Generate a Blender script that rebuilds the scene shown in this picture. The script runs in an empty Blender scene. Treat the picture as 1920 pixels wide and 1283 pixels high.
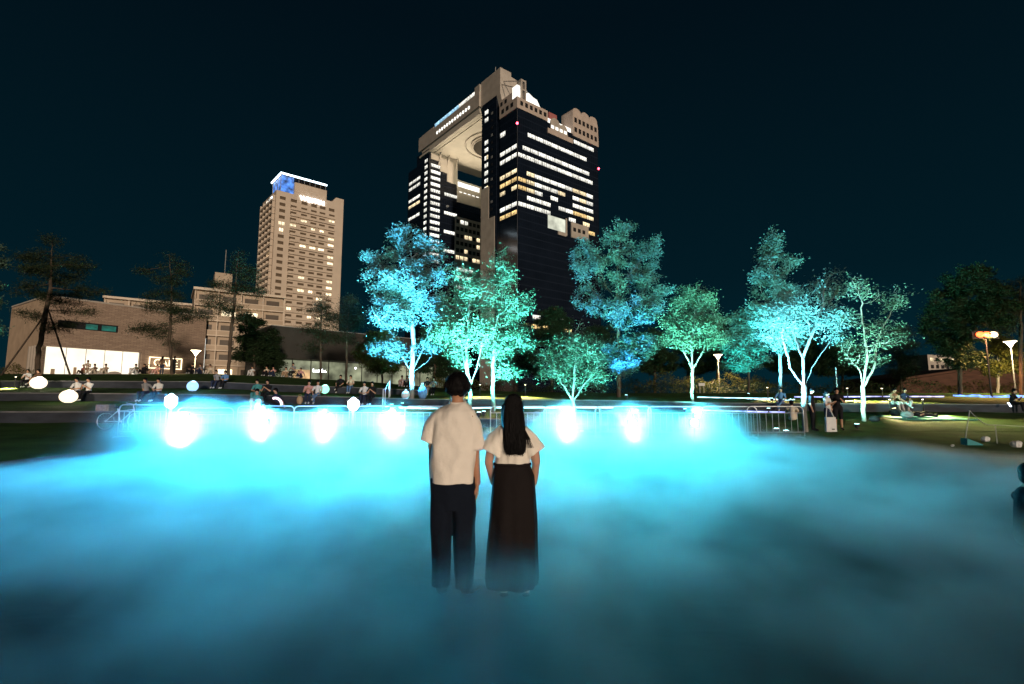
import bpy, bmesh, math, random
import numpy as np
from mathutils import Vector, Matrix, Quaternion

SC = bpy.context.scene
COL = SC.collection
R = math.radians

# ---------------------------------------------------------------- camera
F_PX, W_PX, H_PX = 960.0, 1920.0, 1283.0
PITCH = math.atan(110.5 / F_PX)
CAM_Z = 1.5
cam_d = bpy.data.cameras.new('camera')
cam_d.sensor_width = 36.0
cam_d.lens = 36.0 * F_PX / W_PX
cam_d.clip_start = 0.05
cam_d.clip_end = 4000
cam = bpy.data.objects.new('camera', cam_d)
COL.objects.link(cam)
cam.location = (0, 0, CAM_Z)
cam.rotation_euler = (R(90) + PITCH, 0, 0)
SC.camera = cam

# ---------------------------------------------------------------- night sky
SUN_EL, SUN_AZ = R(2.4), R(158)          # low warm glow of the city behind the camera
world = bpy.data.worlds.new('World')
SC.world = world
world.use_nodes = True
wn, wl = world.node_tree.nodes, world.node_tree.links
wn.clear()
w_out = wn.new('ShaderNodeOutputWorld')
w_bg = wn.new('ShaderNodeBackground')
w_tc = wn.new('ShaderNodeTexCoord')
w_sep = wn.new('ShaderNodeSeparateXYZ')
w_ramp = wn.new('ShaderNodeValToRGB')
wl.new(w_tc.outputs['Generated'], w_sep.inputs[0])
wl.new(w_sep.outputs['Z'], w_ramp.inputs['Fac'])
el = w_ramp.color_ramp.elements
el[0].position = 0.0; el[0].color = (0.0012, 0.0180, 0.0275, 1)
el[1].position = 0.62; el[1].color = (0.0007, 0.0050, 0.0090, 1)
e = el.new(0.22); e.color = (0.0008, 0.0105, 0.0170, 1)
wl.new(w_ramp.outputs['Color'], w_bg.inputs['Color'])
w_bg.inputs['Strength'].default_value = 1.0
w_bg2 = wn.new('ShaderNodeBackground')
w_sky = wn.new('ShaderNodeTexSky')
w_sky.sky_type = 'NISHITA'; w_sky.sun_disc = False
w_sky.sun_elevation = R(-8); w_sky.sun_rotation = SUN_AZ
w_bg2.inputs['Strength'].default_value = 0.05
w_add = wn.new('ShaderNodeAddShader')
wl.new(w_sky.outputs['Color'], w_bg2.inputs['Color'])
wl.new(w_bg.outputs[0], w_add.inputs[0]); wl.new(w_bg2.outputs[0], w_add.inputs[1])
wl.new(w_add.outputs[0], w_out.inputs['Surface'])

# ---------------------------------------------------------------- the one sun lamp: city glow from behind
sd = bpy.data.lights.new('city_glow', 'SUN')
sd.energy = 2.5
sd.color = (1.0, 0.81, 0.62)
sd.angle = R(2)
sun = bpy.data.objects.new('city_glow', sd)
COL.objects.link(sun)
sun_from = Vector((math.sin(SUN_AZ) * math.cos(SUN_EL), math.cos(SUN_AZ) * math.cos(SUN_EL), math.sin(SUN_EL)))
sun.rotation_euler = sun_from.to_track_quat('Z', 'Y').to_euler()
sun.location = sun_from * 60

# ---------------------------------------------------------------- exposure / render settings
SC.view_settings.view_transform = 'Standard'
SC.view_settings.look = 'None'
SC.view_settings.exposure = 0.0
SC.view_settings.gamma = 1.0
SC.view_settings.use_curve_mapping = False
SC.render.engine = 'CYCLES'
CY = SC.cycles
CY.use_denoising = True
CY.denoiser = 'OPENIMAGEDENOISE'
CY.denoising_input_passes = 'RGB_ALBEDO_NORMAL'
CY.max_bounces = 6
CY.diffuse_bounces = 2
CY.glossy_bounces = 3
CY.transmission_bounces = 4
CY.transparent_max_bounces = 8
CY.volume_bounces = 1
CY.volume_step_rate = 1.8
CY.volume_max_steps = 96
CY.sample_clamp_indirect = 4.0
CY.sample_clamp_direct = 0.0
CY.caustics_reflective = False
CY.caustics_refractive = False

# ================================================================ helpers
def ray(u, v):
    dx = (u - 960) / F_PX
    dz = (641.5 - v) / F_PX
    return Vector((dx, math.cos(PITCH) - dz * math.sin(PITCH), math.sin(PITCH) + dz * math.cos(PITCH)))

def at(u, v, depth):
    """world point seen at pixel (u, v) whose forward distance is depth (metres)"""
    d = ray(u, v)
    t = depth / d.y
    return Vector((d.x * t, depth, CAM_Z + d.z * t))

def tag(o, label=None, cat=None, group=None, kind=None):
    if label: o['label'] = label
    if cat: o['category'] = cat
    if group: o['group'] = group
    if kind: o['kind'] = kind
    return o

def empty(name, loc=(0, 0, 0), rz=0.0, label=None, cat=None, group=None, parent=None):
    o = bpy.data.objects.new(name, None)
    o.empty_display_size = 0.2
    COL.objects.link(o)
    o.location = loc
    o.rotation_euler = (0, 0, rz)
    if parent: o.parent = parent
    return tag(o, label, cat, group)

def link_mesh(name, me, mat=None, parent=None):
    o = bpy.data.objects.new(name, me)
    COL.objects.link(o)
    if mat is not None:
        ms = mat if isinstance(mat, (list, tuple)) else [mat]
        if not me.materials:
            for m in ms: me.materials.append(m)
    if parent is not None: o.parent = parent
    return o

class MB:
    """collects faces; build() links them as ONE mesh object"""
    def __init__(self):
        self.v, self.f, self.m = [], [], []
        self.cur = 0
    def add(self, verts, faces):
        b = len(self.v)
        self.v += [tuple(p) for p in verts]
        self.f += [tuple(b + i for i in fc) for fc in faces]
        self.m += [self.cur] * len(faces)
        return self
    def box(self, c, s, rz=0.0, M=None):
        x, y, z = s[0] / 2, s[1] / 2, s[2] / 2
        pts = [Vector((a, b_, d)) for d in (-z, z) for b_ in (-y, y) for a in (-x, x)]
        m = Matrix.Translation(Vector(c)) @ Matrix.Rotation(rz, 4, 'Z')
        if M is not None: m = M @ m
        return self.add([m @ p for p in pts], [(0, 2, 3, 1), (4, 5, 7, 6), (0, 1, 5, 4), (2, 6, 7, 3), (0, 4, 6, 2), (1, 3, 7, 5)])
    def lohi(self, lo, hi):
        return self.box([(a + b) / 2 for a, b in zip(lo, hi)], [b - a for a, b in zip(lo, hi)])
    def tube(self, pts, rad, n=8, caps=True):
        pts = [Vector(p) for p in pts]
        if not isinstance(rad, (list, tuple)): rad = [rad] * len(pts)
        rings = []
        prev = None
        for i, p in enumerate(pts):
            t = (pts[min(i + 1, len(pts) - 1)] - pts[max(i - 1, 0)])
            if t.length < 1e-9: t = Vector((0, 0, 1))
            t.normalize()
            if prev is None:
                a = Vector((0, 0, 1)) if abs(t.z) < 0.9 else Vector((1, 0, 0))
                x = t.cross(a).normalized()
            else:
                x = (prev - t * prev.dot(t))
                if x.length < 1e-6: x = t.orthogonal()
                x.normalize()
            prev = x
            y = t.cross(x)
            rings.append([p + (x * math.cos(2 * math.pi * k / n) + y * math.sin(2 * math.pi * k / n)) * rad[i] for k in range(n)])
        verts = [q for r_ in rings for q in r_]
        faces = []
        for i in range(len(rings) - 1):
            for k in range(n):
                k2 = (k + 1) % n
                faces.append((i * n + k, i * n + k2, (i + 1) * n + k2, (i + 1) * n + k))
        if caps:
            faces.append(tuple(range(n - 1, -1, -1)))
            faces.append(tuple((len(rings) - 1) * n + k for k in range(n)))
        return self.add(verts, faces)
    def lathe(self, prof, n=16, c=(0, 0, 0), sx=1.0, sy=1.0):
        verts, faces = [], []
        for r_, z in prof:
            for k in range(n):
                a = 2 * math.pi * k / n
                verts.append((c[0] + r_ * sx * math.cos(a), c[1] + r_ * sy * math.sin(a), c[2] + z))
        for i in range(len(prof) - 1):
            for k in range(n):
                k2 = (k + 1) % n
                faces.append((i * n + k, i * n + k2, (i + 1) * n + k2, (i + 1) * n + k))
        faces.append(tuple(range(n - 1, -1, -1)))
        faces.append(tuple((len(prof) - 1) * n + k for k in range(n)))
        return self.add(verts, faces)
    def ball(self, c, r_, n=16, m=10, s=(1, 1, 1)):
        prof = [(max(1e-4, math.sin(math.pi * i / m)) * 1.0, -math.cos(math.pi * i / m)) for i in range(m + 1)]
        verts, faces = [], []
        for rr, z in prof:
            for k in range(n):
                a = 2 * math.pi * k / n
                verts.append((c[0] + r_ * s[0] * rr * math.cos(a), c[1] + r_ * s[1] * rr * math.sin(a), c[2] + r_ * s[2] * z))
        for i in range(m):
            for k in range(n):
                k2 = (k + 1) % n
                faces.append((i * n + k, i * n + k2, (i + 1) * n + k2, (i + 1) * n + k))
        return self.add(verts, faces)
    def prism(self, poly, ax0, ax1, d0, d1):
        """extrude a 2-D polygon: poly in (ax0, ax1) axes, from d0 to d1 along the third axis"""
        ax2 = 3 - ax0 - ax1
        n = len(poly); verts = []
        for d in (d0, d1):
            for p in poly:
                q = [0, 0, 0]; q[ax0] = p[0]; q[ax1] = p[1]; q[ax2] = d
                verts.append(q)
        faces = [tuple(range(n - 1, -1, -1)), tuple(range(n, 2 * n))]
        for k in range(n):
            k2 = (k + 1) % n
            faces.append((k, k2, n + k2, n + k))
        return self.add(verts, faces)
    def mesh(self, name, mat=None, smooth=False):
        me = bpy.data.meshes.new(name)
        me.from_pydata(self.v, [], self.f)
        if any(self.m): me.polygons.foreach_set('material_index', self.m)
        if smooth: me.polygons.foreach_set('use_smooth', [True] * len(self.f))
        me.update()
        if mat is not None:
            for m in (mat if isinstance(mat, (list, tuple)) else [mat]): me.materials.append(m)
        return me
    def build(self, name, mat=None, parent=None, smooth=False, fix=False):
        me = self.mesh(name, mat, smooth)
        if fix:
            bm = bmesh.new(); bm.from_mesh(me)
            bmesh.ops.recalc_face_normals(bm, faces=bm.faces); bm.to_mesh(me); bm.free()
        return link_mesh(name, me, None, parent)

# ---------------------------------------------------------------- materials
def new_mat(name):
    m = bpy.data.materials.new(name)
    m.use_nodes = True
    return m, m.node_tree.nodes, m.node_tree.links

def pmat(name, col, rough=0.7, var=0.0, scale=4.0, bump=0.0, bscale=None, metal=0.0, spec=0.3, col2=None, coords='Object', dist=0.02, stretch=None):
    m, n, l = new_mat(name)
    b = n['Principled BSDF']
    b.inputs['Base Color'].default_value = (*col, 1)
    b.inputs['Roughness'].default_value = rough
    b.inputs['Metallic'].default_value = metal
    b.inputs['Specular IOR Level'].default_value = spec
    if var or bump or col2:
        tc = n.new('ShaderNodeTexCoord')
        src = tc.outputs[coords]
        if stretch:
            mp = n.new('ShaderNodeMapping'); mp.inputs['Scale'].default_value = stretch
            l.new(src, mp.inputs[0]); src = mp.outputs[0]
        if var or col2:
            nz = n.new('ShaderNodeTexNoise')
            nz.inputs['Scale'].default_value = scale; nz.inputs['Detail'].default_value = 5
            l.new(src, nz.inputs['Vector'])
            mx = n.new('ShaderNodeMix'); mx.data_type = 'RGBA'
            c2 = col2 if col2 else tuple(c * (1 - var) for c in col)
            c1 = col if col2 else tuple(min(1, c * (1 + var)) for c in col)
            mx.inputs['A'].default_value = (*c2, 1); mx.inputs['B'].default_value = (*c1, 1)
            rm = n.new('ShaderNodeMapRange'); rm.inputs['From Min'].default_value = 0.32; rm.inputs['From Max'].default_value = 0.68
            l.new(nz.outputs['Fac'], rm.inputs['Value']); l.new(rm.outputs[0], mx.inputs['Factor'])
            l.new(mx.outputs['Result'], b.inputs['Base Color'])
        if bump:
            nb = n.new('ShaderNodeTexNoise'); nb.inputs['Scale'].default_value = bscale or scale * 6; nb.inputs['Detail'].default_value = 4
            bp = n.new('ShaderNodeBump'); bp.inputs['Strength'].default_value = bump; bp.inputs['Distance'].default_value = dist
            l.new(src, nb.inputs['Vector']); l.new(nb.outputs['Fac'], bp.inputs['Height']); l.new(bp.outputs[0], b.inputs['Normal'])
    return m

def emat(name, col, strength, var=0.0, scale=1.0):
    m, n, l = new_mat(name)
    b = n['Principled BSDF']
    b.inputs['Base Color'].default_value = (0.02, 0.02, 0.02, 1)
    b.inputs['Roughness'].default_value = 0.4
    b.inputs['Emission Color'].default_value = (*col, 1)
    b.inputs['Emission Strength'].default_value = strength
    if var:
        tc = n.new('ShaderNodeTexCoord'); nz = n.new('ShaderNodeTexNoise')
        nz.inputs['Scale'].default_value = scale; nz.inputs['Detail'].default_value = 3
        rm = n.new('ShaderNodeMapRange'); rm.inputs['From Min'].default_value = 0.3; rm.inputs['From Max'].default_value = 0.7
        rm.inputs['To Min'].default_value = strength * (1 - var); rm.inputs['To Max'].default_value = strength * (1 + var)
        l.new(tc.outputs['Object'], nz.inputs['Vector']); l.new(nz.outputs['Fac'], rm.inputs['Value']); l.new(rm.outputs[0], b.inputs['Emission Strength'])
    return m

M = {}
def lamp(name, kind, loc, col, energy, parent=None, target=None, size=0.1, spot=R(60), blend=0.6):
    d = bpy.data.lights.new(name, kind)
    d.color = col; d.energy = energy
    if kind in ('POINT', 'SPOT'): d.shadow_soft_size = size
    if kind == 'AREA': d.size = size
    if kind == 'SPOT': d.spot_size = spot; d.spot_blend = blend
    o = bpy.data.objects.new(name, d); COL.objects.link(o)
    loc = Vector(loc)
    if target is not None:
        q = (Vector(target) - loc).to_track_quat('-Z', 'Y')
        o.rotation_euler = q.to_euler()
    if parent is not None:
        o.parent = parent
        o.location = loc - Vector(parent.location)   # parents of lamps are unrotated
    else:
        o.location = loc
    return o

def interp(xs, ys, x):
    return float(np.interp(x, xs, ys))
# ================================================================ ground, terraces, pool
M['grass'] = pmat('grass', (0.060, 0.125, 0.028), 0.9, scale=0.9, col2=(0.030, 0.066, 0.016), bump=0.9, bscale=26, spec=0.1, dist=0.06)
M['paving'] = pmat('paving', (0.16, 0.14, 0.12), 0.8, var=0.25, scale=1.5, bump=0.2)
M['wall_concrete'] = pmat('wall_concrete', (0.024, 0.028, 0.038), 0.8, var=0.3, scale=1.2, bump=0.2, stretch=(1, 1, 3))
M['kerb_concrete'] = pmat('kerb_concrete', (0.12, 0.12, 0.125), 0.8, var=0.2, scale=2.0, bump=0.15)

KU = [-560, -400, 0, 200, 400, 500, 700, 800, 960, 1150, 1350, 1480, 1600, 1920, 2400, 2480]
def kb(u): return (u - 960) / 966.0
POOL = [7.4, 8.6, 12.1, 14.9, 17.3, 17.3, 17.3, 17.3, 17.3, 17.3, 17.3, 16.9, 15.6, 13.6, 12.0, 11.8]
R1T = [1.04, 1.04, 1.04, 1.04, 1.02, 1.0, 0.92, 0.85, 0.72, 0.5, 0.34, 0.3, 0.3, 0.3, 0.3, 0.3]
R1H = [0.4, 0.4, 0.4, 0.4, 0.4, 0.4, 0.4, 0.36, 0.25, 0.1, 0.012, 0.012, 0.012, 0.012, 0.012, 0.012]
R2T = [1.92, 1.92, 1.92, 1.88, 1.83, 1.78, 1.65, 1.55, 1.54, 1.50, 1.35, 1.33, 1.31, 1.26, 1.24, 1.24]
R3T = [2.9, 2.9, 2.9, 2.88, 2.84, 2.65, 2.38, 2.2, 1.95, 1.8, 1.72, 1.7, 1.7, 1.7, 1.7, 1.7]
R3H = [0.45, 0.45, 0.45, 0.45, 0.45, 0.45, 0.42, 0.32, 0.012, 0.012, 0.012, 0.012, 0.012, 0.012, 0.012, 0.012]
CRT = [3.9, 3.9, 3.9, 3.9, 3.9, 3.7, 3.17, 2.74, 2.3, 2.2, 2.2, 2.2, 2.2, 2.2, 2.2, 2.2]
D1, D2, D3, D4 = 20.5, 29.0, 37.0, 46.0

def profile(u):
    p = interp(KU, POOL, u)
    t1, h1 = interp(KU, R1T, u), interp(KU, R1H, u)
    t2 = interp(KU, R2T, u); h2 = 0.4
    t3, h3 = interp(KU, R3T, u), interp(KU, R3H, u)
    c = interp(KU, CRT, u)
    return [(p, 0.06), (D1, t1 - h1), (D1 + .02, t1), (D2, t2 - h2), (D2 + .02, t2), (D3, t3 - h3), (D3 + .02, t3), (D4, c), (D4 + 6, c + .05), (95, c), (400, c * 0.5), (3000, 0.0)]

def ground_z(x, y):
    """height of the lawn at world x, y"""
    u = 960 + 966.0 * x / max(y, 1.0)
    pr = profile(min(2480, max(-560, u)))
    return interp([a for a, _ in pr], [b for _, b in pr], y)

def on_ground(u, depth):
    x = kb(u) * depth
    return Vector((x, depth, ground_z(x, depth)))

us = list(np.linspace(-560, 2480, 96))
ts = [0, .25, .5, .75]
verts, ncol = [], None
for u in us:
    pr = profile(u); col = []
    for i, (y, z) in enumerate(pr):
        col.append((y, z))
        if i + 1 < len(pr) and i not in (1, 3, 5):
            y2, z2 = pr[i + 1]
            for t in ts[1:]:
                col.append((y + (y2 - y) * t, z + (z2 - z) * t))
    ncol = len(col)
    for y, z in col:
        # gentle unevenness of real turf
        dz = 0.025 * math.sin(u * 0.031 + y * 1.7) * math.sin(y * 0.9 + u * 0.012) if 18 < y < 60 else 0
        verts.append((kb(u) * y, y, z + dz))
faces = [(i * ncol + j, (i + 1) * ncol + j, (i + 1) * ncol + j + 1, i * ncol + j + 1) for i in range(len(us) - 1) for j in range(ncol - 1)]
mb = MB(); mb.add(verts, faces)
tag(mb.build('lawn', M['grass'], smooth=False), 'sloping green park lawn rising in terraces behind the pool', 'lawn', kind='structure')
mb = MB(); mb.add([(-3000, -600, -0.35), (3000, -600, -0.35), (3000, 3200, -0.35), (-3000, 3200, -0.35)], [(0, 1, 2, 3)])
tag(mb.build('ground', M['paving']), 'wide flat city ground beyond the park', 'ground', kind='structure')

# pool rim and water
rim = MB(); inner, outer = [], []
for u in np.linspace(-400, 2400, 90):
    y = interp(KU, POOL, u); x = kb(u) * y
    d = Vector((x, y + 3, 0)).normalized()
    inner.append(Vector((x, y, 0)) - d * 0.3); outer.append(Vector((x, y, 0)) + d * 0.05)
n = len(inner)
rim.add([(p.x, p.y, -0.2) for p in inner] + [(p.x, p.y, 0.075) for p in inner] + [(p.x, p.y, 0.075) for p in outer] + [(p.x, p.y, -.1) for p in outer],
        [(k + a * n, k + 1 + a * n, k + 1 + (a + 1) * n, k + (a + 1) * n) for a in range(3) for k in range(n - 1)])
tag(rim.build('pool_kerb', M['kerb_concrete']), 'low pale concrete kerb around the shallow pool', 'kerb', kind='structure')

m, nd, lk = new_mat('pool_water')
b = nd['Principled BSDF']
b.inputs['Base Color'].default_value = (0.006, 0.018, 0.022, 1)
b.inputs['Roughness'].default_value = 0.5
b.inputs['Specular IOR Level'].default_value = 0.06
b.inputs['IOR'].default_value = 1.33
tc = nd.new('ShaderNodeTexCoord'); mp = nd.new('ShaderNodeMapping'); mp.inputs['Scale'].default_value = (1.0, 2.2, 1)
nz = nd.new('ShaderNodeTexNoise'); nz.inputs['Scale'].default_value = 2.2; nz.inputs['Detail'].default_value = 4
nz2 = nd.new('ShaderNodeTexNoise'); nz2.inputs['Scale'].default_value = 9.0
ad = nd.new('ShaderNodeMath'); ad.operation = 'MULTIPLY_ADD'; ad.inputs[1].default_value = 0.3
bp = nd.new('ShaderNodeBump'); bp.inputs['Strength'].default_value = 0.16; bp.inputs['Distance'].default_value = 0.05
lk.new(tc.outputs['Object'], mp.inputs[0]); lk.new(mp.outputs[0], nz.inputs['Vector']); lk.new(mp.outputs[0], nz2.inputs['Vector'])
lk.new(nz2.outputs['Fac'], ad.inputs[0]); lk.new(nz.outputs['Fac'], ad.inputs[2]); lk.new(ad.outputs[0], bp.inputs['Height']); lk.new(bp.outputs[0], b.inputs['Normal'])
M['water'] = m
poly = [(p.x, p.y, 0.0) for p in inner] + [(40, 8, 0), (40, -18, 0), (-12.6, -18, 0), (-12.6, 7, 0)]
mb = MB(); mb.add(poly, [tuple(range(len(poly)))[::-1]])
tag(mb.build('water', M['water'], fix=True), 'shallow dark pool water under the cyan mist', 'water', kind='structure')

# flood lamps standing along the far kerb, aimed over the water at the viewer's side
M['black_metal'] = pmat('black_metal', (0.02, 0.02, 0.022), 0.45, metal=0.3)
M['lamp_face'] = emat('lamp_face', (0.6, 0.92, 1.0), 60)
def flood_lamp(u, depth, z, energy, col, label, tgt=None):
    p = on_ground(u, depth)
    p.z = max(p.z, 0.0)
    t = empty('flood_lamp', p, 0, label, 'flood lamp', 'flood lamps at the edge of the pool')
    mb = MB(); mb.tube([(0, 0, 0), (0, 0, z - 0.02)], 0.02, 8); mb.tube([(-.16, 0, z - .12), (-.16, 0, z + .02)], .012, 6); mb.tube([(.16, 0, z - .12), (.16, 0, z + .02)], .012, 6)
    mb.box((0, 0, z - .12), (.34, .03, .02)); mb.box((0, 0, 0.02), (.3, .3, .03))
    mb.build('stand', M['black_metal'], t)
    mb = MB(); mb.box((0, 0.03, z + .02), (.30, .10, .22)); mb.box((0, 0.1, z + .02), (.24, .05, .17))
    mb.build('housing', M['black_metal'], t)
    mb = MB(); mb.tube([(0, -0.015, z + .02), (0, -0.035, z + .02)], .10, 18); mb.build('lens', M['lamp_face'], t)
    w = Vector((p.x, p.y - 0.16, p.z + z + .42))
    mb = MB(); mb.box((0, .0, z + .42), (.16, .10, .12)); mb.tube([(0, 0, z + .12), (0, 0, z + .38)], .012, 6); mb.build('added_head', M['black_metal'], t)  # invented head, added to carry the raised flood spot
    lamp('flood_light', 'SPOT', w, col, energy * FLOOD, t, tgt or Vector((p.x * 0.55, 2.0, 0.15)), 0.10, R(150), 0.8)  # spot raised above the lens so its light clears the mist
    lamp('added_glow', 'SPOT', Vector((p.x, p.y - .12, p.z + .16)), (0.80, 0.96, 1.0), 1250 * energy / 2000, t, Vector((p.x, p.y - .1, p.z + 3)), .12, R(150), .7)  # added white spot that whitens the plume round the lamp
    lamp('added_spill', 'POINT', Vector((p.x, p.y + .3, p.z + z + .25)), (0.02, 0.45, 1.0), energy * .08, t, size=.1)  # added point light for cyan spill on barriers and terraces
    return t
FLOOD = 1.3
CY_A = (0.030, 0.50, 0.90)
CY_B = (0.030, 0.60, 0.82)
FLOODS = [
        (352, 14.6, 0.62, 2600, CY_A, 'flood lamp glaring through mist beside the first hexagonal lantern'),
        (497, 16.3, 0.75, 2200, CY_A, 'flood lamp glaring in mist between the two hexagonal lanterns'),
        (612, 16.3, 0.70, 2200, CY_A, 'flood lamp glaring in mist just before the second hexagonal lantern'),
        (738, 16.3, 0.72, 2200, CY_B, 'flood lamp glaring in mist beside the man in the beige shirt'),
        (1064, 16.3, 0.72, 1700, CY_B, 'flood lamp glaring in mist beside the woman under the low bushy tree'),
        (1185, 16.3, 0.72, 1500, CY_B, 'flood lamp glaring in mist below the tall dim blue tree'),
        (1300, 16.3, 0.74, 1400, CY_B, 'flood lamp glaring in mist in front of the round green tree')]
PLUME = []
for u, d, z, en, c, lb in FLOODS:
    t_ = flood_lamp(u, d, z, en, c, lb)
    PLUME.append((t_.location.x, t_.location.y - .1, t_.location.z + z * .75, en))

# ---------------------------------------------------------------- drifting ground mist over the pool
def mist():
    m = bpy.data.materials.new('mist'); m.use_nodes = True
    n, l = m.node_tree.nodes, m.node_tree.links
    n.clear()
    out = n.new('ShaderNodeOutputMaterial'); pv = n.new('ShaderNodeVolumePrincipled')
    pv.inputs['Color'].default_value = (0.88, 0.95, 0.97, 1)
    pv.inputs['Anisotropy'].default_value = 0.6
    l.new(pv.outputs[0], out.inputs['Volume'])
    tc = n.new('ShaderNodeTexCoord'); sp = n.new('ShaderNodeSeparateXYZ'); l.new(tc.outputs['Object'], sp.inputs[0])
    X, Y, Z = sp.outputs
    def math_(op, a, b_=None, c=None):
        k = n.new('ShaderNodeMath'); k.operation = op
        for i, q in enumerate((a, b_, c)):
            if q is None: continue
            if isinstance(q, (int, float)): k.inputs[i].default_value = q
            else: l.new(q, k.inputs[i])
        return k.outputs[0]
    def rng(v, a, b_, c=0.0, d=1.0, smooth=True):
        k = n.new('ShaderNodeMapRange'); k.interpolation_type = 'SMOOTHSTEP' if smooth else 'LINEAR'
        for i, q in enumerate((v, a, b_, c, d)):
            if isinstance(q, (int, float)): k.inputs[i].default_value = q
            else: l.new(q, k.inputs[i])
        return k.outputs[0]
    def noise(scale, detail, sc=(1, 1, 1), w=0):
        mp = n.new('ShaderNodeMapping'); mp.inputs['Scale'].default_value = sc; mp.inputs['Location'].default_value = (w, w * 1.7, 0)
        k = n.new('ShaderNodeTexNoise'); k.inputs['Scale'].default_value = scale; k.inputs['Detail'].default_value = detail
        k.inputs['Roughness'].default_value = 0.55
        l.new(tc.outputs['Object'], mp.inputs[0]); l.new(mp.outputs[0], k.inputs['Vector'])
        return k.outputs['Fac']
    n1 = noise(0.42, 2.5, (1, 1, 0.5))
    n2 = noise(1.3, 3.0, (1, 1, 1.6), 7)
    base = rng(Y, 4.0, 16.5, 0.52, 0.74, False)
    h = math_('MULTIPLY_ADD', math_('SUBTRACT', n1, 0.5), MIST['amp'], base)
    h = math_('ADD', h, math_('MULTIPLY', math_('SUBTRACT', n2, 0.5), 1.0))
    h = math_('MULTIPLY', h, math_('MULTIPLY', rng(X, -11.6, -6.5, 0.22, 1.0), rng(X, 6.5, 13.5, 1.0, 0.30)))
    h = math_('MAXIMUM', h, 0.08)
    fall = rng(Z, math_('MULTIPLY', h, 0.25), h, 1.0, 0.0)
    left = rng(X, -12.2, -10.6)
    far = math_('MULTIPLY_ADD', math_('MAXIMUM', math_('SUBTRACT', X, 9.0), 0.0), 0.75, Y)
    farf = rng(math_('ADD', far, math_('MULTIPLY', math_('SUBTRACT', n2, 0.5), 2.0)), 16.9, 15.2)
    near = rng(Y, -14.0, -10.0)
    patch = rng(noise(0.75, 4.0, (1, .7, 1), 3), 0.38, 0.62, MIST['thin'], 1.4)
    # the mist thins out towards the near edge and behind the skirt of the right-hand figure
    thinner = rng(Y, 2.0, 8.5, MIST['near'], 1.0, False)
    thick = rng(Y, 13.0, 16.0, 1.0, 1.7)
    d = math_('MULTIPLY', fall, left); d = math_('MULTIPLY', d, thick); d = math_('MULTIPLY', d, farf); d = math_('MULTIPLY', d, near)
    d = math_('MULTIPLY', d, patch); d = math_('MULTIPLY', d, thinner); d = math_('MULTIPLY', d, MIST['density'])
    # thicker plumes added beside each lamp to hold its white glow
    wob = n.new('ShaderNodeVectorMath'); wob.operation = 'MULTIPLY_ADD'
    nc = n.new('ShaderNodeTexNoise'); nc.inputs['Scale'].default_value = 1.1; nc.inputs['Detail'].default_value = 2.0; l.new(tc.outputs['Object'], nc.inputs['Vector'])
    l.new(nc.outputs['Color'], wob.inputs[0]); wob.inputs[1].default_value = (1.6, .9, 1.5)
    sq = n.new('ShaderNodeMapping'); sq.inputs['Scale'].default_value = (.6, .9, 1.35); l.new(tc.outputs['Object'], sq.inputs[0]); l.new(sq.outputs[0], wob.inputs[2])
    tot = None
    for (px, py, pz, en) in PLUME:
        ds = n.new('ShaderNodeVectorMath'); ds.operation = 'DISTANCE'; l.new(wob.outputs[0], ds.inputs[0]); ds.inputs[1].default_value = (px * .6 + .8, py * .9 + .45, (pz - .22) * 1.35 + .75)
        g_ = rng(ds.outputs['Value'], 0.15, MIST['plume_r'] * (1.25 if en > 2300 else 1.0), 1.0, 0.0)
        tot = g_ if tot is None else math_('MAXIMUM', tot, g_)
    d = math_('ADD', d, math_('MULTIPLY', math_('POWER', tot, 1.6), MIST['plume']))
    l.new(d, pv.inputs['Density'])
    m.cycles.volume_sampling = 'MULTIPLE_IMPORTANCE'
    m.cycles.volume_step_rate = 1.0
    mb = MB(); mb.lohi((-12.5, -14.0, 0.012), (19.0, 17.2, 1.75))
    o = mb.build('mist', m)
    tag(o, 'low bank of cyan lit mist drifting over the pool', 'mist', kind='stuff')
    return o
MIST = dict(density=0.95, amp=1.1, thin=0.35, near=0.10, plume=1.9, plume_r=1.65)
mist()

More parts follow.
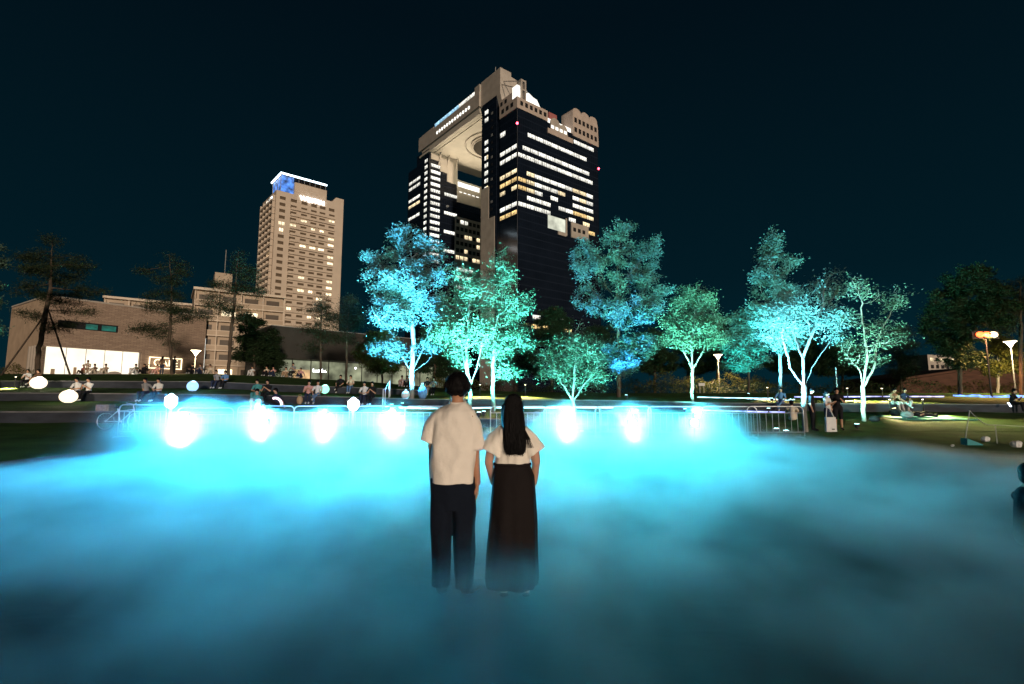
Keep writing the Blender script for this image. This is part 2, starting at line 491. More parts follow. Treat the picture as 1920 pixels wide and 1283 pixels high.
# ================================================================ buildings
def facade_glass(name, col, sx, sz, rough=0.12):
    """dark curtain-wall glass with a fine mullion grid (too far away to pick single panes apart)"""
    m, n, l = new_mat(name)
    b = n['Principled BSDF']; b.inputs['Roughness'].default_value = rough; b.inputs['Specular IOR Level'].default_value = 0.6
    tc = n.new('ShaderNodeTexCoord'); sp = n.new('ShaderNodeSeparateXYZ'); l.new(tc.outputs['Object'], sp.inputs[0])
    def grid(sock, per, w):
        a = n.new('ShaderNodeMath'); a.operation = 'DIVIDE'; l.new(sock, a.inputs[0]); a.inputs[1].default_value = per
        f = n.new('ShaderNodeMath'); f.operation = 'FRACT'; l.new(a.outputs[0], f.inputs[0])
        c = n.new('ShaderNodeMath'); c.operation = 'LESS_THAN'; l.new(f.outputs[0], c.inputs[0]); c.inputs[1].default_value = w
        return c.outputs[0]
    ad = n.new('ShaderNodeMath'); ad.operation = 'ADD'; l.new(sp.outputs[0], ad.inputs[0]); l.new(sp.outputs[1], ad.inputs[1])
    g = n.new('ShaderNodeMath'); g.operation = 'MAXIMUM'; l.new(grid(ad.outputs[0], sx, 0.10), g.inputs[0]); l.new(grid(sp.outputs[2], sz, 0.12), g.inputs[1])
    nz = n.new('ShaderNodeTexNoise'); nz.inputs['Scale'].default_value = 0.12; l.new(tc.outputs['Object'], nz.inputs['Vector'])
    mx0 = n.new('ShaderNodeMix'); mx0.data_type = 'RGBA'; mx0.inputs['A'].default_value = (*[c * 0.6 for c in col], 1); mx0.inputs['B'].default_value = (*[c * 1.5 for c in col], 1); l.new(nz.outputs['Fac'], mx0.inputs['Factor'])
    mx = n.new('ShaderNodeMix'); mx.data_type = 'RGBA'; mx.inputs['B'].default_value = (*[c * 1.7 + 0.002 for c in col], 1)
    l.new(mx0.outputs['Result'], mx.inputs['A']); l.new(g.outputs[0], mx.inputs['Factor']); l.new(mx.outputs['Result'], b.inputs['Base Color'])
    return m

def lit_mat(name, col, strength):
    """lit window: brightness differs from pane to pane, with blinds and dark furniture inside"""
    m, n, l = new_mat(name)
    b = n['Principled BSDF']; b.inputs['Base Color'].default_value = (0.03, 0.03, 0.03, 1); b.inputs['Roughness'].default_value = 0.3
    b.inputs['Emission Color'].default_value = (*col, 1)
    oi = n.new('ShaderNodeObjectInfo'); tc = n.new('ShaderNodeTexCoord')
    vo = n.new('ShaderNodeTexNoise'); vo.noise_dimensions = '4D'; vo.inputs['Scale'].default_value = 1.6; vo.inputs['Detail'].default_value = 3
    mp = n.new('ShaderNodeMapping'); mp.inputs['Scale'].default_value = (1, 1, 0.8)
    wm = n.new('ShaderNodeMath'); wm.operation = 'MULTIPLY'; wm.inputs[1].default_value = 60; l.new(oi.outputs['Random'], wm.inputs[0]); l.new(wm.outputs[0], vo.inputs['W'])
    l.new(tc.outputs['Object'], mp.inputs[0]); l.new(mp.outputs[0], vo.inputs['Vector'])
    rm = n.new('ShaderNodeMapRange'); rm.inputs['From Min'].default_value = 0.36; rm.inputs['From Max'].default_value = 0.56; rm.inputs['To Min'].default_value = strength * 0.35; rm.inputs['To Max'].default_value = strength
    l.new(vo.outputs['Fac'], rm.inputs['Value'])
    r2 = n.new('ShaderNodeMapRange'); r2.inputs['To Min'].default_value = 0.65; r2.inputs['To Max'].default_value = 1.15; l.new(oi.outputs['Random'], r2.inputs['Value'])
    sp = n.new('ShaderNodeSeparateXYZ'); l.new(tc.outputs['Object'], sp.inputs[0])
    ax = n.new('ShaderNodeMath'); ax.operation = 'ADD'; l.new(sp.outputs[0], ax.inputs[0]); l.new(sp.outputs[1], ax.inputs[1])
    fr = n.new('ShaderNodeMath'); fr.operation = 'PINGPONG'; fr.inputs[1].default_value = 0.78; l.new(ax.outputs[0], fr.inputs[0])
    ml = n.new('ShaderNodeMapRange'); ml.inputs['From Min'].default_value = 0.10; ml.inputs['From Max'].default_value = 0.16; ml.inputs['To Min'].default_value = 0.25; l.new(fr.outputs[0], ml.inputs['Value'])
    cz = n.new('ShaderNodeMapRange'); cz.inputs['From Min'].default_value = -0.9; cz.inputs['From Max'].default_value = 0.9; cz.inputs['To Min'].default_value = 0.55; cz.inputs['To Max'].default_value = 1.1; l.new(sp.outputs[2], cz.inputs['Value'])
    m3 = n.new('ShaderNodeMath'); m3.operation = 'MULTIPLY'; l.new(ml.outputs[0], m3.inputs[0]); l.new(cz.outputs[0], m3.inputs[1])
    m4 = n.new('ShaderNodeMath'); m4.operation = 'MULTIPLY'; l.new(rm.outputs[0], m4.inputs[0]); l.new(m3.outputs[0], m4.inputs[1])
    mu = n.new('ShaderNodeMath'); mu.operation = 'MULTIPLY'; l.new(m4.outputs[0], mu.inputs[0]); l.new(r2.outputs[0], mu.inputs[1]); l.new(mu.outputs[0], b.inputs['Emission Strength'])
    return m

M['sky_glass'] = facade_glass('sky_glass', (0.006, 0.009, 0.016), 1.5, 3.9)
M['stone'] = pmat('stone', (0.41, 0.36, 0.31), 0.8, var=0.12, scale=0.25, bump=0.1, bscale=0.6)
M['stone_pink'] = pmat('stone_pink', (0.45, 0.365, 0.31), 0.8, var=0.10, scale=0.3)
M['soffit'] = pmat('soffit', (0.52, 0.47, 0.40), 0.75, var=0.08, scale=0.2)
M['dark_void'] = pmat('dark_void', (0.012, 0.012, 0.014), 0.6)
M['win_white'] = lit_mat('win_white', (1.0, 0.97, 0.86), 2.1)
M['win_warm'] = lit_mat('win_warm', (1.0, 0.80, 0.48), 2.0)
M['win_gold'] = lit_mat('win_gold', (1.0, 0.68, 0.28), 1.7)
M['win_blue'] = lit_mat('win_blue', (0.40, 0.74, 1.0), 1.9)
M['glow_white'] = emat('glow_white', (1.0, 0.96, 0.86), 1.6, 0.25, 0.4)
M['red_beacon'] = emat('red_beacon', (1.0, 0.06, 0.10), 12)
M['led_white'] = emat('led_white', (0.72, 0.90, 1.0), 6)
M['hotel_grey'] = pmat('hotel_grey', (.08, .08, .085), .6)
M['steel'] = pmat('steel', (0.45, 0.44, 0.42), 0.4, metal=0.6)

_pane_cache = {}
def pane(parent, name, mat, c, s):
    """one window (or small panel) as its own object; alike ones share mesh data"""
    key = (name, mat.name, tuple(round(q, 3) for q in s))
    if key not in _pane_cache:
        mb = MB(); mb.box((0, 0, 0), s); _pane_cache[key] = mb.mesh(name, mat)
    o = bpy.data.objects.new(name, _pane_cache[key]); COL.objects.link(o)
    o.parent = parent; o.location = c
    return o

def text_mesh(name, cu, mat, parent):
    tmp = bpy.data.objects.new('tmp', cu); COL.objects.link(tmp)
    me = bpy.data.meshes.new_from_object(tmp.evaluated_get(bpy.context.evaluated_depsgraph_get()))
    bpy.data.objects.remove(tmp); me.materials.clear(); me.name = name
    o = link_mesh(name, me, mat, parent); o['kind'] = 'stuff'
    return o

def sky_building():
    rng = random.Random(5)
    d = ray(970, 250); P0 = (d.x / d.y * 230, 230, 0)
    t = empty('twin_tower', P0, R(90 - 51), 'pair of dark glass towers joined at the top by a pierced stone bridge', 'skyscraper')
    # --- glass bodies
    mb = MB(); mb.lohi((0, 0, 0), (57, 13.4, 140.4)); mb.lohi((0.35, 13.4, 0), (57, 16.4, 148)); mb.lohi((0, 16.4, 0), (57, 29, 155))
    mb.build('near_tower', M['sky_glass'], t)
    mb = MB(); mb.lohi((0, 83.5, 0), (20, 99, 154)); mb.lohi((20, 83.5, 0), (57, 110, 125)); mb.lohi((0, 99, 0), (20, 110, 147.5))
    mb.build('far_tower', M['sky_glass'], t)
    # --- stone crown over the near tower
    mb = MB()
    poly = [(0, 155.02), (0, 168.6), (7, 168.6), (7, 166.4), (15.8, 165.2), (15.8, 148.2), (2, 148.2)]
    mb.prism(poly, 0, 2, 13.42, 30.0)
    cr = mb.build('stone_crown', M['stone'], t, fix=True)
    # --- bridge deck with a round hole (local x 0..54, y 30..96, z 152..166)
    mb = MB(); cx, cy, rh = 27, 54, 12.5; N = 72; zb, zt = 152.0, 165.5
    x0, x1, y0, y1 = 0.0, 54.0, 29.2, 95.0
    ring, outr = [], []
    for k in range(N):
        a = 2 * math.pi * k / N; c_, s_ = math.cos(a), math.sin(a)
        ring.append((cx + rh * c_, cy + rh * s_))
        tx = ((x1 - cx) if c_ > 0 else (cx - x0)) / max(abs(c_), 1e-6); ty = ((y1 - cy) if s_ > 0 else (cy - y0)) / max(abs(s_), 1e-6)
        q = min(tx, ty); outr.append((cx + q * c_, cy + q * s_))
    for z in (zb, zt):
        vs = [(p[0], p[1], z) for p in ring] + [(p[0], p[1], z) for p in outr]
        mb.add(vs, [(k, (k + 1) % N, N + (k + 1) % N, N + k) for k in range(N)])
    mb.add([(p[0], p[1], z) for z in (zb, zt) for p in outr], [(k, (k + 1) % N, N + (k + 1) % N, N + k) for k in range(N)])
    mb.cur = 1
    mb.add([(p[0], p[1], z) for z in (zb, zt) for p in ring], [(k, (k + 1) % N, N + (k + 1) % N, N + k) for k in range(N)])
    dk = mb.build('bridge_deck', [M['soffit'], M['stone']], t, fix=True)
    for r0, w, h in ((17.6, 0.7, 0.7), (14.0, 1.4, 1.0), (12.9, .5, 1.6)):
        mb = MB(); vs = []
        for k in range(N):
            a = 2 * math.pi * k / N
            for rr, z in ((r0, zb + .02), (r0, zb - h), (r0 - w, zb - h), (r0 - w, zb + .02)):
                vs.append((cx + rr * math.cos(a), cy + rr * math.sin(a), z))
        mb.add(vs, [(4 * k + j, 4 * k + j + 1, 4 * ((k + 1) % N) + j + 1, 4 * ((k + 1) % N) + j) for k in range(N) for j in range(3)])
        mb.build('ring', M['stone'], dk)
    # spiral structure seen inside the hole
    mb = MB(); mb.tube([(cx + 6.5 * math.cos(a), cy + 6.5 * math.sin(a), 153 + a) for a in np.linspace(0, 9, 40)], 0.9, 6); mb.lohi((cx - 12, cy - 1.6, 158), (cx + 12, cy + 1.6, 160.5))
    mb.build('escalator_tube', M['steel'], dk)
    # fascia: stepped lips, parapet
    mb = MB(); mb.lohi((-1.2, 30.0, 155.2), (0, 95.0, 163.2)); mb.build('fascia', M['stone'], t)
    mb = MB(); mb.lohi((-0.6, 30.05, 151.3), (1.2, 94.9, 152.4)); mb.lohi((1.6, 30.0, 151.6), (2.4, 94.9, 152.2)); mb.lohi((3.4, 30, 151.6), (4.0, 94.9, 152.2)); mb.build('soffit_lip', M['soffit'], t)
    mb = MB(); mb.lohi((-1.0, 77.5, 163.2), (20, 95.0, 164.3)); mb.build('parapet', M['stone'], t)
    mb = MB(); mb.lohi((-1.0, 30.0, 163.25), (15, 34.5, 167.6)); mb.build('parapet', M['stone'], t)
    mb = MB(); mb.lohi((-0.4, 34.5, 163.22), (14, 77.5, 166.6)); mb.build('gallery', M['dark_void'], t)
    for k in range(16):
        y = 36.2 + k * 2.62
        pane(t, 'gallery_window', M['win_blue'] if k > 5 else M['win_white'], (-0.45, y, 164.7), (0.3, 2.1, 2.5))
    for k in range(13):
        y = 39.5 + k * 2.75
        key = 'porthole'
        if key not in _pane_cache:
            mb = MB(); mb.tube([(0.12, 0, 0), (-0.16, 0, 0)], 0.95, 16); _pane_cache[key] = mb.mesh(key, M['glow_white'])
        o = link_mesh('porthole', _pane_cache[key], None, t); o.location = (-1.25, y, 158.6)
    # --- parapet of the near tower: three stepped stone pieces with square windows
    mb = MB(); mb.lohi((-0.5, -0.5, 140.4), (19.4, 13.3, 146.0)); mb.lohi((-0.5, 3.2, 146.0), (2.0, 13.3, 149.8)); mb.build('parapet', M['stone_pink'], t)
    for k in range(6): pane(t, 'dark_window', M['dark_void'], (2.3 + k * 3.05, -0.52, 143.4), (1.7, 0.16, 2.2))
    for k in range(3): pane(t, 'dark_window', M['dark_void'], (-0.52, 3.4 + k * 3.6, 143.4), (0.16, 1.9, 2.2))
    for k in range(2): pane(t, 'dark_window', M['dark_void'], (-0.52, 8.2 + k * 3.4, 147.6), (0.16, 1.6, 2.0))
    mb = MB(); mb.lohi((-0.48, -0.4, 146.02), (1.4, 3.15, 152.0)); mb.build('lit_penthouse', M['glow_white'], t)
    mb = MB(); mb.lohi((2.2, -0.3, 146.02), (3.0, 3, 156)); mb.lohi((4.6, -0.3, 146.02), (5.4, 3, 156)); mb.lohi((2.2, -.31, 155.2), (5.4, 3, 156.2)); mb.lohi((2.2, -.31, 150.6), (5.4, 3, 151.4)); mb.build('roof_frame', M['stone'], t)
    poly = [(5.6, 146.02), (5.6, 150.5), (8, 151.8), (11, 150.6), (13.5, 150.2), (15.5, 147.4), (18.5, 146.02)]
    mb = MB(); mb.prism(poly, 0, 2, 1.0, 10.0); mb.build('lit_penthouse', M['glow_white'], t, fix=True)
    mb = MB(); mb.lohi((19.42, -0.5, 134.6), (37.3, 13, 137.2)); mb.lohi((19.42, 6, 137.2), (37.3, 13, 146)); mb.build('parapet', M['stone_pink'], t)
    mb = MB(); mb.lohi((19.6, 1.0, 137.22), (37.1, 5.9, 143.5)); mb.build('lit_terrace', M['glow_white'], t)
    sc = [(21.5, 137.2)] + [(24.6 + 3.1 * math.cos(a), 141.0 + 3.0 * math.sin(a)) for a in np.linspace(math.pi, 0.35, 9)] + [(30.6 + 2.6 * math.cos(a), 140.0 + 2.4 * math.sin(a)) for a in np.linspace(2.4, 0, 8)] + [(33.6, 137.2)]
    mb = MB(); mb.prism(sc, 0, 2, -0.45, 0.3); mb.build('scalloped_gable', M['stone'], t, fix=True)
    for k in range(4): pane(t, 'lit_opening', M['glow_white'], (22.7 + k * 3.0, -0.5, 138.7), (1.9, 0.14, 1.6))
    top = [(37.42, 139.2), (37.42, 153.0)]
    for c0 in (40.5, 46.9, 53.2): top += [(c0 + 3.1 * math.cos(a), 153.0 + 2.2 * math.sin(a)) for a in np.linspace(math.pi, 0, 9)]
    top += [(56.9, 150.0), (57.3, 139.2)]
    mb = MB(); mb.prism(top, 0, 2, -0.5, 8.0); mb.build('scalloped_parapet', M['stone_pink'], t, fix=True)
    for r_ in range(2):
        for k in range(6): pane(t, 'dark_window', M['dark_void'], (39.4 + k * 3.1, -0.52, 143.0 + r_ * 5.4), (1.8, 0.16, 2.6))
    mb = MB(); mb.lohi((27.5, 7.0, 146.0), (33.0, 12, 152.0)); mb.build('plant_room', pmat('plant_red_lit', (0.30, 0.10, 0.09), 0.7, var=.2), t)  # red light on this roof box is put into its colour
    mb = MB(); mb.tube([(3.2, 1, 156), (2.0, 14, 162)], 0.22, 6); mb.tube([(3.2, 1, 156), (13, 4, 150.8)], 0.22, 6); mb.tube([(0.5, 2, 152), (1.0, 14, 160)], .22, 6); mb.tube([(2, 20, 168.5), (2, 20, 173)], .2, 6); mb.tube([(3, 24, 168.5), (3, 24, 171)], .3, 6)
    mb.build('mast', M['steel'], t)
    mb = MB(); mb.tube([(-0.12, -0.12, 30), (-0.12, -0.12, 140.2)], 0.08, 6); mb.build('corner_cable', M['hotel_grey'], t)
    for p in ((-0.3, -0.3, 132.5), (57.2, -0.2, 127)):
        mb = MB(); mb.ball((0, 0, 0), 0.6, 10, 6); o = mb.build('beacon', M['red_beacon'], t); o.location = p
    # --- lit windows of the near tower, right face (y = 0) and left face (x = 0)
    fl = 3.9
    rows = [(136.4, 38.4, 56, 'w', 1.0), (129.2, 6.6, 51, 'w', 1.0), (121.7, 3.3, 51, 'w', .97), (117.4, 0.6, 57, 'w', .95), (109.5, 0.6, 57, 'y', .95),
            (105.4, 0.6, 57, 'y', .92), (101.4, 0.6, 57, 'y', .9), (97.4, 6.0, 57, 'v', .9), (93.3, 0.6, 24, 'w', .9), (93.3, 34, 57, 'v', .95), (89.3, 0.6, 5.0, 'g', 1), (83.0, 14, 17, 'w', 1), (89.3, 38, 57, 'g', .8),
            (45, 2, 30, 'g', .35), (40.5, 4, 55, 'w', .4), (36, 4, 55, 'g', .5)]
    for z, a, b_, kind, p in rows:
        x = a
        while x + 4.6 < b_ + 0.1:
            if rng.random() < p:
                m = M['win_white']
                if kind == 'y': m = M['win_gold'] if x < 2 else (M['win_warm'] if x < 9 or rng.random() < 0.18 else M['win_white'])
                if kind == 'g': m = M['win_gold']
                if kind == 'v': m = M['win_white'] if x < 36 else (M['win_warm'] if rng.random() < .6 else M['win_gold'])
                pane(t, 'window', m, (x + 2.35, -0.06, z), (4.7, 0.16, 1.9))
            x += 5.2
    lrows = [(121.7, 0, 'w'), (117.4, 0, 'w'), (109.5, 0, 'y'), (105.4, 0, 'g'), (101.4, 0, 'y'), (97.4, 9, 'd'), (93.3, 0, 'w'), (89.3, 0, 'g')]
    for z, a, kind in lrows:
        for y in (0.5, 5.0, 9.4):
            if kind == 'd' or rng.random() < 0.1: continue
            m = {'w': M['win_white'], 'y': M['win_warm'], 'g': M['win_gold']}[kind]
            pane(t, 'window', m, (-0.06, y + 1.9, z), (0.16, 3.8, 1.9))
    pane(t, 'window', M['win_white'], (-0.06, 11.2, 131.8), (0.16, 3.8, 2.2))
    z = 149.6
    for k in range(20):
        if k not in (2, 3):
            pane(t, 'stair_window', M['win_white'] if rng.random() < .8 else M['win_warm'], (-0.06, 25.6, z), (0.16, 1.15, 2.1))
            pane(t, 'stair_window', M['win_white'] if rng.random() < .8 else M['win_warm'], (-0.06, 24.0, z), (0.16, 1.15, 2.1))
        z -= 4.1
    for k in range(16): pane(t, 'dark_louvre', M['steel'] if k % 3 == 0 else M['dark_void'], (-0.05, 20.2, 147 - k * 3.9), (0.1, 1.4, 1.3))
    mb = MB(); mb.lohi((-0.25, 22.4, 0), (0.0, 29.0, 109.0)); mb.lohi((-0.25, 17.5, 0), (0, 22.4, 92)); mb.build('stone_pier', M['stone'], t)
    # open lit terrace low on the right face
    mb = MB(); mb.lohi((19.3, -0.12, 85.5), (31.2, 0.0, 92.2)); mb.build('lit_terrace', emat('terrace_glow', (.9, .92, .74), .75, .5, .15), t)
    mb = MB(); mb.lohi((35.2, -0.5, 84.0), (48, 0.0, 92.0)); mb.lohi((31.4, -.5, 84), (32.2, 0, 93)); mb.lohi((26, -.5, 83.5), (31.4, 0, 85.3)); mb.build('terrace_wall', M['stone'], t)
    for k in range(3): pane(t, 'dark_window', M['dark_void'], (37.5 + k * 3.4, -0.52, 88.4), (2.0, 0.14, 2.0))
    # --- far tower: left face windows, stone pier, gap-facing wall
    for k in range(16):
        z = 143 - k * 3.9
        for y in (86.2, 88.0):
            pane(t, 'stair_window', M['win_white'], (-0.06, y, z + 4), (0.16, 1.2, 1.9))
        if k in (1, 2, 4, 5, 7):
            for y in (96.5, 101.5, 106.5): pane(t, 'window', M['win_warm'] if k == 5 else M['win_white'], (-0.06, y, z), (0.16, 4.2, 1.7))
    for k in range(16):
        z = 143.6 - k * 3.95
        pane(t, 'window', M['win_white'] if rng.random() < .85 else M['win_warm'], (4.6, 83.44, z), (6.6, 0.16, 1.9))
        if k in (4, 7, 10, 13): pane(t, 'window', M['win_white'], (15.5, 83.44, z), (9.0, 0.16, 1.9))
    mb = MB()
    mb.prism([(1.0, 152.0), (1.0, 147.2), (7.5, 147.2), (7.5, 141.2), (12.5, 141.2), (12.5, 136.0), (20.0, 136.0), (20.0, 152.0)], 0, 2, 83.0, 83.5)
    mb.build('stone_panel', M['soffit'], t, fix=True)
    mb = MB(); mb.lohi((20.02, 83.0, 125.02), (39, 84.2, 139.4)); mb.build('stone_panel', M['soffit'], t)
    pane(t, 'lit_band', M['glow_white'], (28.5, 82.95, 136.6), (16.5, 0.14, 3.0))
    for k in range(5): pane(t, 'lit_slot', M['glow_white'], (22.5 + k * 3.2, 82.95, 131.8), (2.0, 0.14, 0.5))
    for k in range(3):
        mb = MB(); mb.tube([(6.5 + k * 6.0, 80.5, 152), (6.5 + k * 6.0, 83.2, 144.5)], 0.5, 6); mb.build('strut', M['soffit'], t)
    mb = MB(); mb.lohi((18.8, 82.9, 60), (38.0, 83.5, 115.4)); mb.build('stone_block', M['stone'], t)
    for r_ in range(6):
        for k in range(6):
            z = 112.4 - r_ * 4.6
            m = M['dark_void'] if rng.random() < .55 else (M['win_white'] if r_ < 2 else M['win_warm'])
            pane(t, 'window', m, (20.6 + k * 3.1, 82.86, z), (2.2, 0.14, 2.4))
    for k, z in enumerate((82, 77, 71)): pane(t, 'window', M['win_white'], (26, 82.86, z), (12, 0.14, 1.8))
    # floodlights aimed at the underside of the bridge (the photo shows it brightly lit)
    for (x, y, z) in ((10, 78, 118), (34, 76, 116), (8, 36, 112)):
        mb = MB(); mb.box((0, 0, 0), (1.2, 1.2, 0.8)); mb.tube([(0, 0, -.4), (0, .8, -.9)], .15, 6); f = mb.build('floodlight', M['steel'], t); f.location = (x, y, z)
        ld = bpy.data.lights.new('soffit_light', 'SPOT'); ld.energy = 34000; ld.color = (1.0, 0.86, 0.62); ld.spot_size = R(120); ld.spot_blend = 0.7; ld.shadow_soft_size = 1.0
        lo = bpy.data.objects.new('soffit_light', ld); COL.objects.link(lo); lo.parent = t; lo.location = (x, y, z + 1.2)
        lo.rotation_euler = (Vector((27, 54, 152)) - Vector((x, y, z))).to_track_quat('-Z', 'Y').to_euler()
    return t
sky_building()

def hotel():
    rng = random.Random(11)
    d = ray(516, 400); Q = (d.x / d.y * 240, 240, 0)
    M['hotel_wall'] = pmat('hotel_wall', (0.55, 0.455, 0.365), 0.85, var=0.06, scale=0.2, bump=.1, bscale=.5)
    M['hotel_dark'] = pmat('hotel_dark', (0.12, 0.085, 0.06), 0.6, var=0.2, scale=.8)
    M['hotel_win'] = pmat('hotel_win', (0.13, 0.095, 0.065), 0.25, var=0.3, scale=.6)
    M['hotel_lit'] = lit_mat('hotel_lit', (1.0, 0.82, 0.52), 3.2)
    M['hotel_blue'] = emat('hotel_blue', (0.10, 0.32, 1.0), 0.8, 0.9, 0.5)
    t = empty('hotel_tower', Q, R(90 - 49), 'tall beige hotel tower with rows of balconies and a blue lit roof lounge', 'hotel')
    mb = MB(); mb.lohi((0, 0, 0), (33.8, 23, 104.0)); mb.lohi((24.6, 0.0, 104.0), (33.8, 8, 105.3))
    mb.prism([(27.6, 105.3), (29.6, 108.0), (33.8, 108.0), (33.8, 105.3)], 0, 2, 0.0, 8.0)
    mb.build('wall', M['hotel_wall'], t, fix=True)
    mb = MB(); mb.lohi((8.5, 0.05, 104.0), (24.6, 20, 110.4)); mb.build('penthouse', M['hotel_wall'], t)
    cols = [2.7, 8.0, 13.2, 18.0, 22.4, 27.3]
    lit = {(0, 4), (0, 5), (1, 4), (2, 3), (3, 4), (4, 4), (5, 2), (5, 8), (2, 7), (3, 7), (4, 7), (5, 6), (5, 9), (2, 12), (5, 12), (5, 13), (2, 14), (3, 14), (5, 14), (1, 17), (0, 17), (3, 18), (4, 15), (5, 5), (4, 18)}
    for r_ in range(20):
        z = 100.6 - r_ * 3.22
        for c, x in enumerate(cols):
            if r_ == 0 and c == 5: x -= 0.2
            isl = (c, r_) in lit
            w = 2.9 if c else 2.7
            if isl and rng.random() < 0.45: w *= 0.62
            o = pane(t, 'window', M['hotel_lit'] if isl else M['hotel_win'], (x + 0.4, -0.04, z), (w, 0.14, 1.55))
        mb_key = 'balcony'
        if mb_key not in _pane_cache:
            mb = MB(); mb.lohi((7.0, -1.1, -1.75), (29.2, 0.0, -1.45)); mb.lohi((7.0, -1.1, -1.45), (29.2, -1.0, -0.55)); mb.lohi((9.8, -1.35, -1.7), (11.4, -1.12, -0.2))
            _pane_cache[mb_key] = mb.mesh('balcony', [M['hotel_wall']])
        if r_ < 20 and r_ > 0:
            o = link_mesh('balcony', _pane_cache[mb_key], None, t); o.location = (0, 0, z)
        if 'side_balcony' not in _pane_cache:
            mb = MB(); mb.lohi((-1.3, 1.4, -1.8), (0.0, 22.6, -1.5)); mb.lohi((-1.3, 1.4, -1.5), (-1.2, 22.6, -0.7))
            for k in range(5): mb.lohi((-1.25, 1.4 + k * 5.2, -1.5), (0, 1.7 + k * 5.2, 1.2))
            _pane_cache['side_balcony'] = mb.mesh('side_balcony', M['hotel_wall'])
        o = link_mesh('side_balcony', _pane_cache['side_balcony'], None, t); o.location = (0, 0, z)
        for k in range(4): pane(t, 'side_window', M['hotel_lit'] if rng.random() < .04 else M['hotel_dark'], (-0.05, 4.2 + k * 5.2, z - .3), (0.12, 3.6, 2.3))
    # roof lounge: LED outlined canopy with blue glass below
    mb = MB(); mb.lohi((1.6, 0.0, 113.0), (24.6, 0.5, 113.7)); mb.lohi((1.6, 0.5, 113.0), (2.2, 16, 113.7)); mb.build('led_strip', M['led_white'], t)
    mb = MB(); mb.lohi((2.2, 0.5, 113.05), (24.6, 16, 113.5)); mb.build('canopy', M['hotel_dark'], t)
    mb = MB(); mb.lohi((2.6, 1.4, 104.02), (8.4, 15, 113.0)); bl = mb.build('blue_lounge', M['hotel_blue'], t)
    for k in range(4): pane(t, 'post', M['steel'], (1.9, 0.3 + k * 4.4, 108.5), (0.25, 0.25, 9.0))
    for k in range(6): pane(t, 'post', M['steel'], (10.5 + k * 2.7, 0.3, 111.7), (0.18, 0.18, 2.6))
    mb = MB(); mb.lohi((-0.2, 6, 99.2), (0.0, 11, 102.6)); mb.build('side_sign', M['led_white'], t)
    # glowing name on the front
    cu = bpy.data.curves.new('name_sign', 'FONT'); cu.body = 'WESTIN'; cu.size = 3.3; cu.extrude = 0.15; cu.space_character = 1.05; cu.align_x = 'CENTER'
    so = text_mesh('name_sign', cu, M['sign_white'], t); so.location = (17.4, -0.3, 101.9); so.rotation_euler = (R(90), 0, 0)
    return t
M['sign_white'] = emat('sign_white', (0.93, 0.97, 1.0), 7)
hotel()

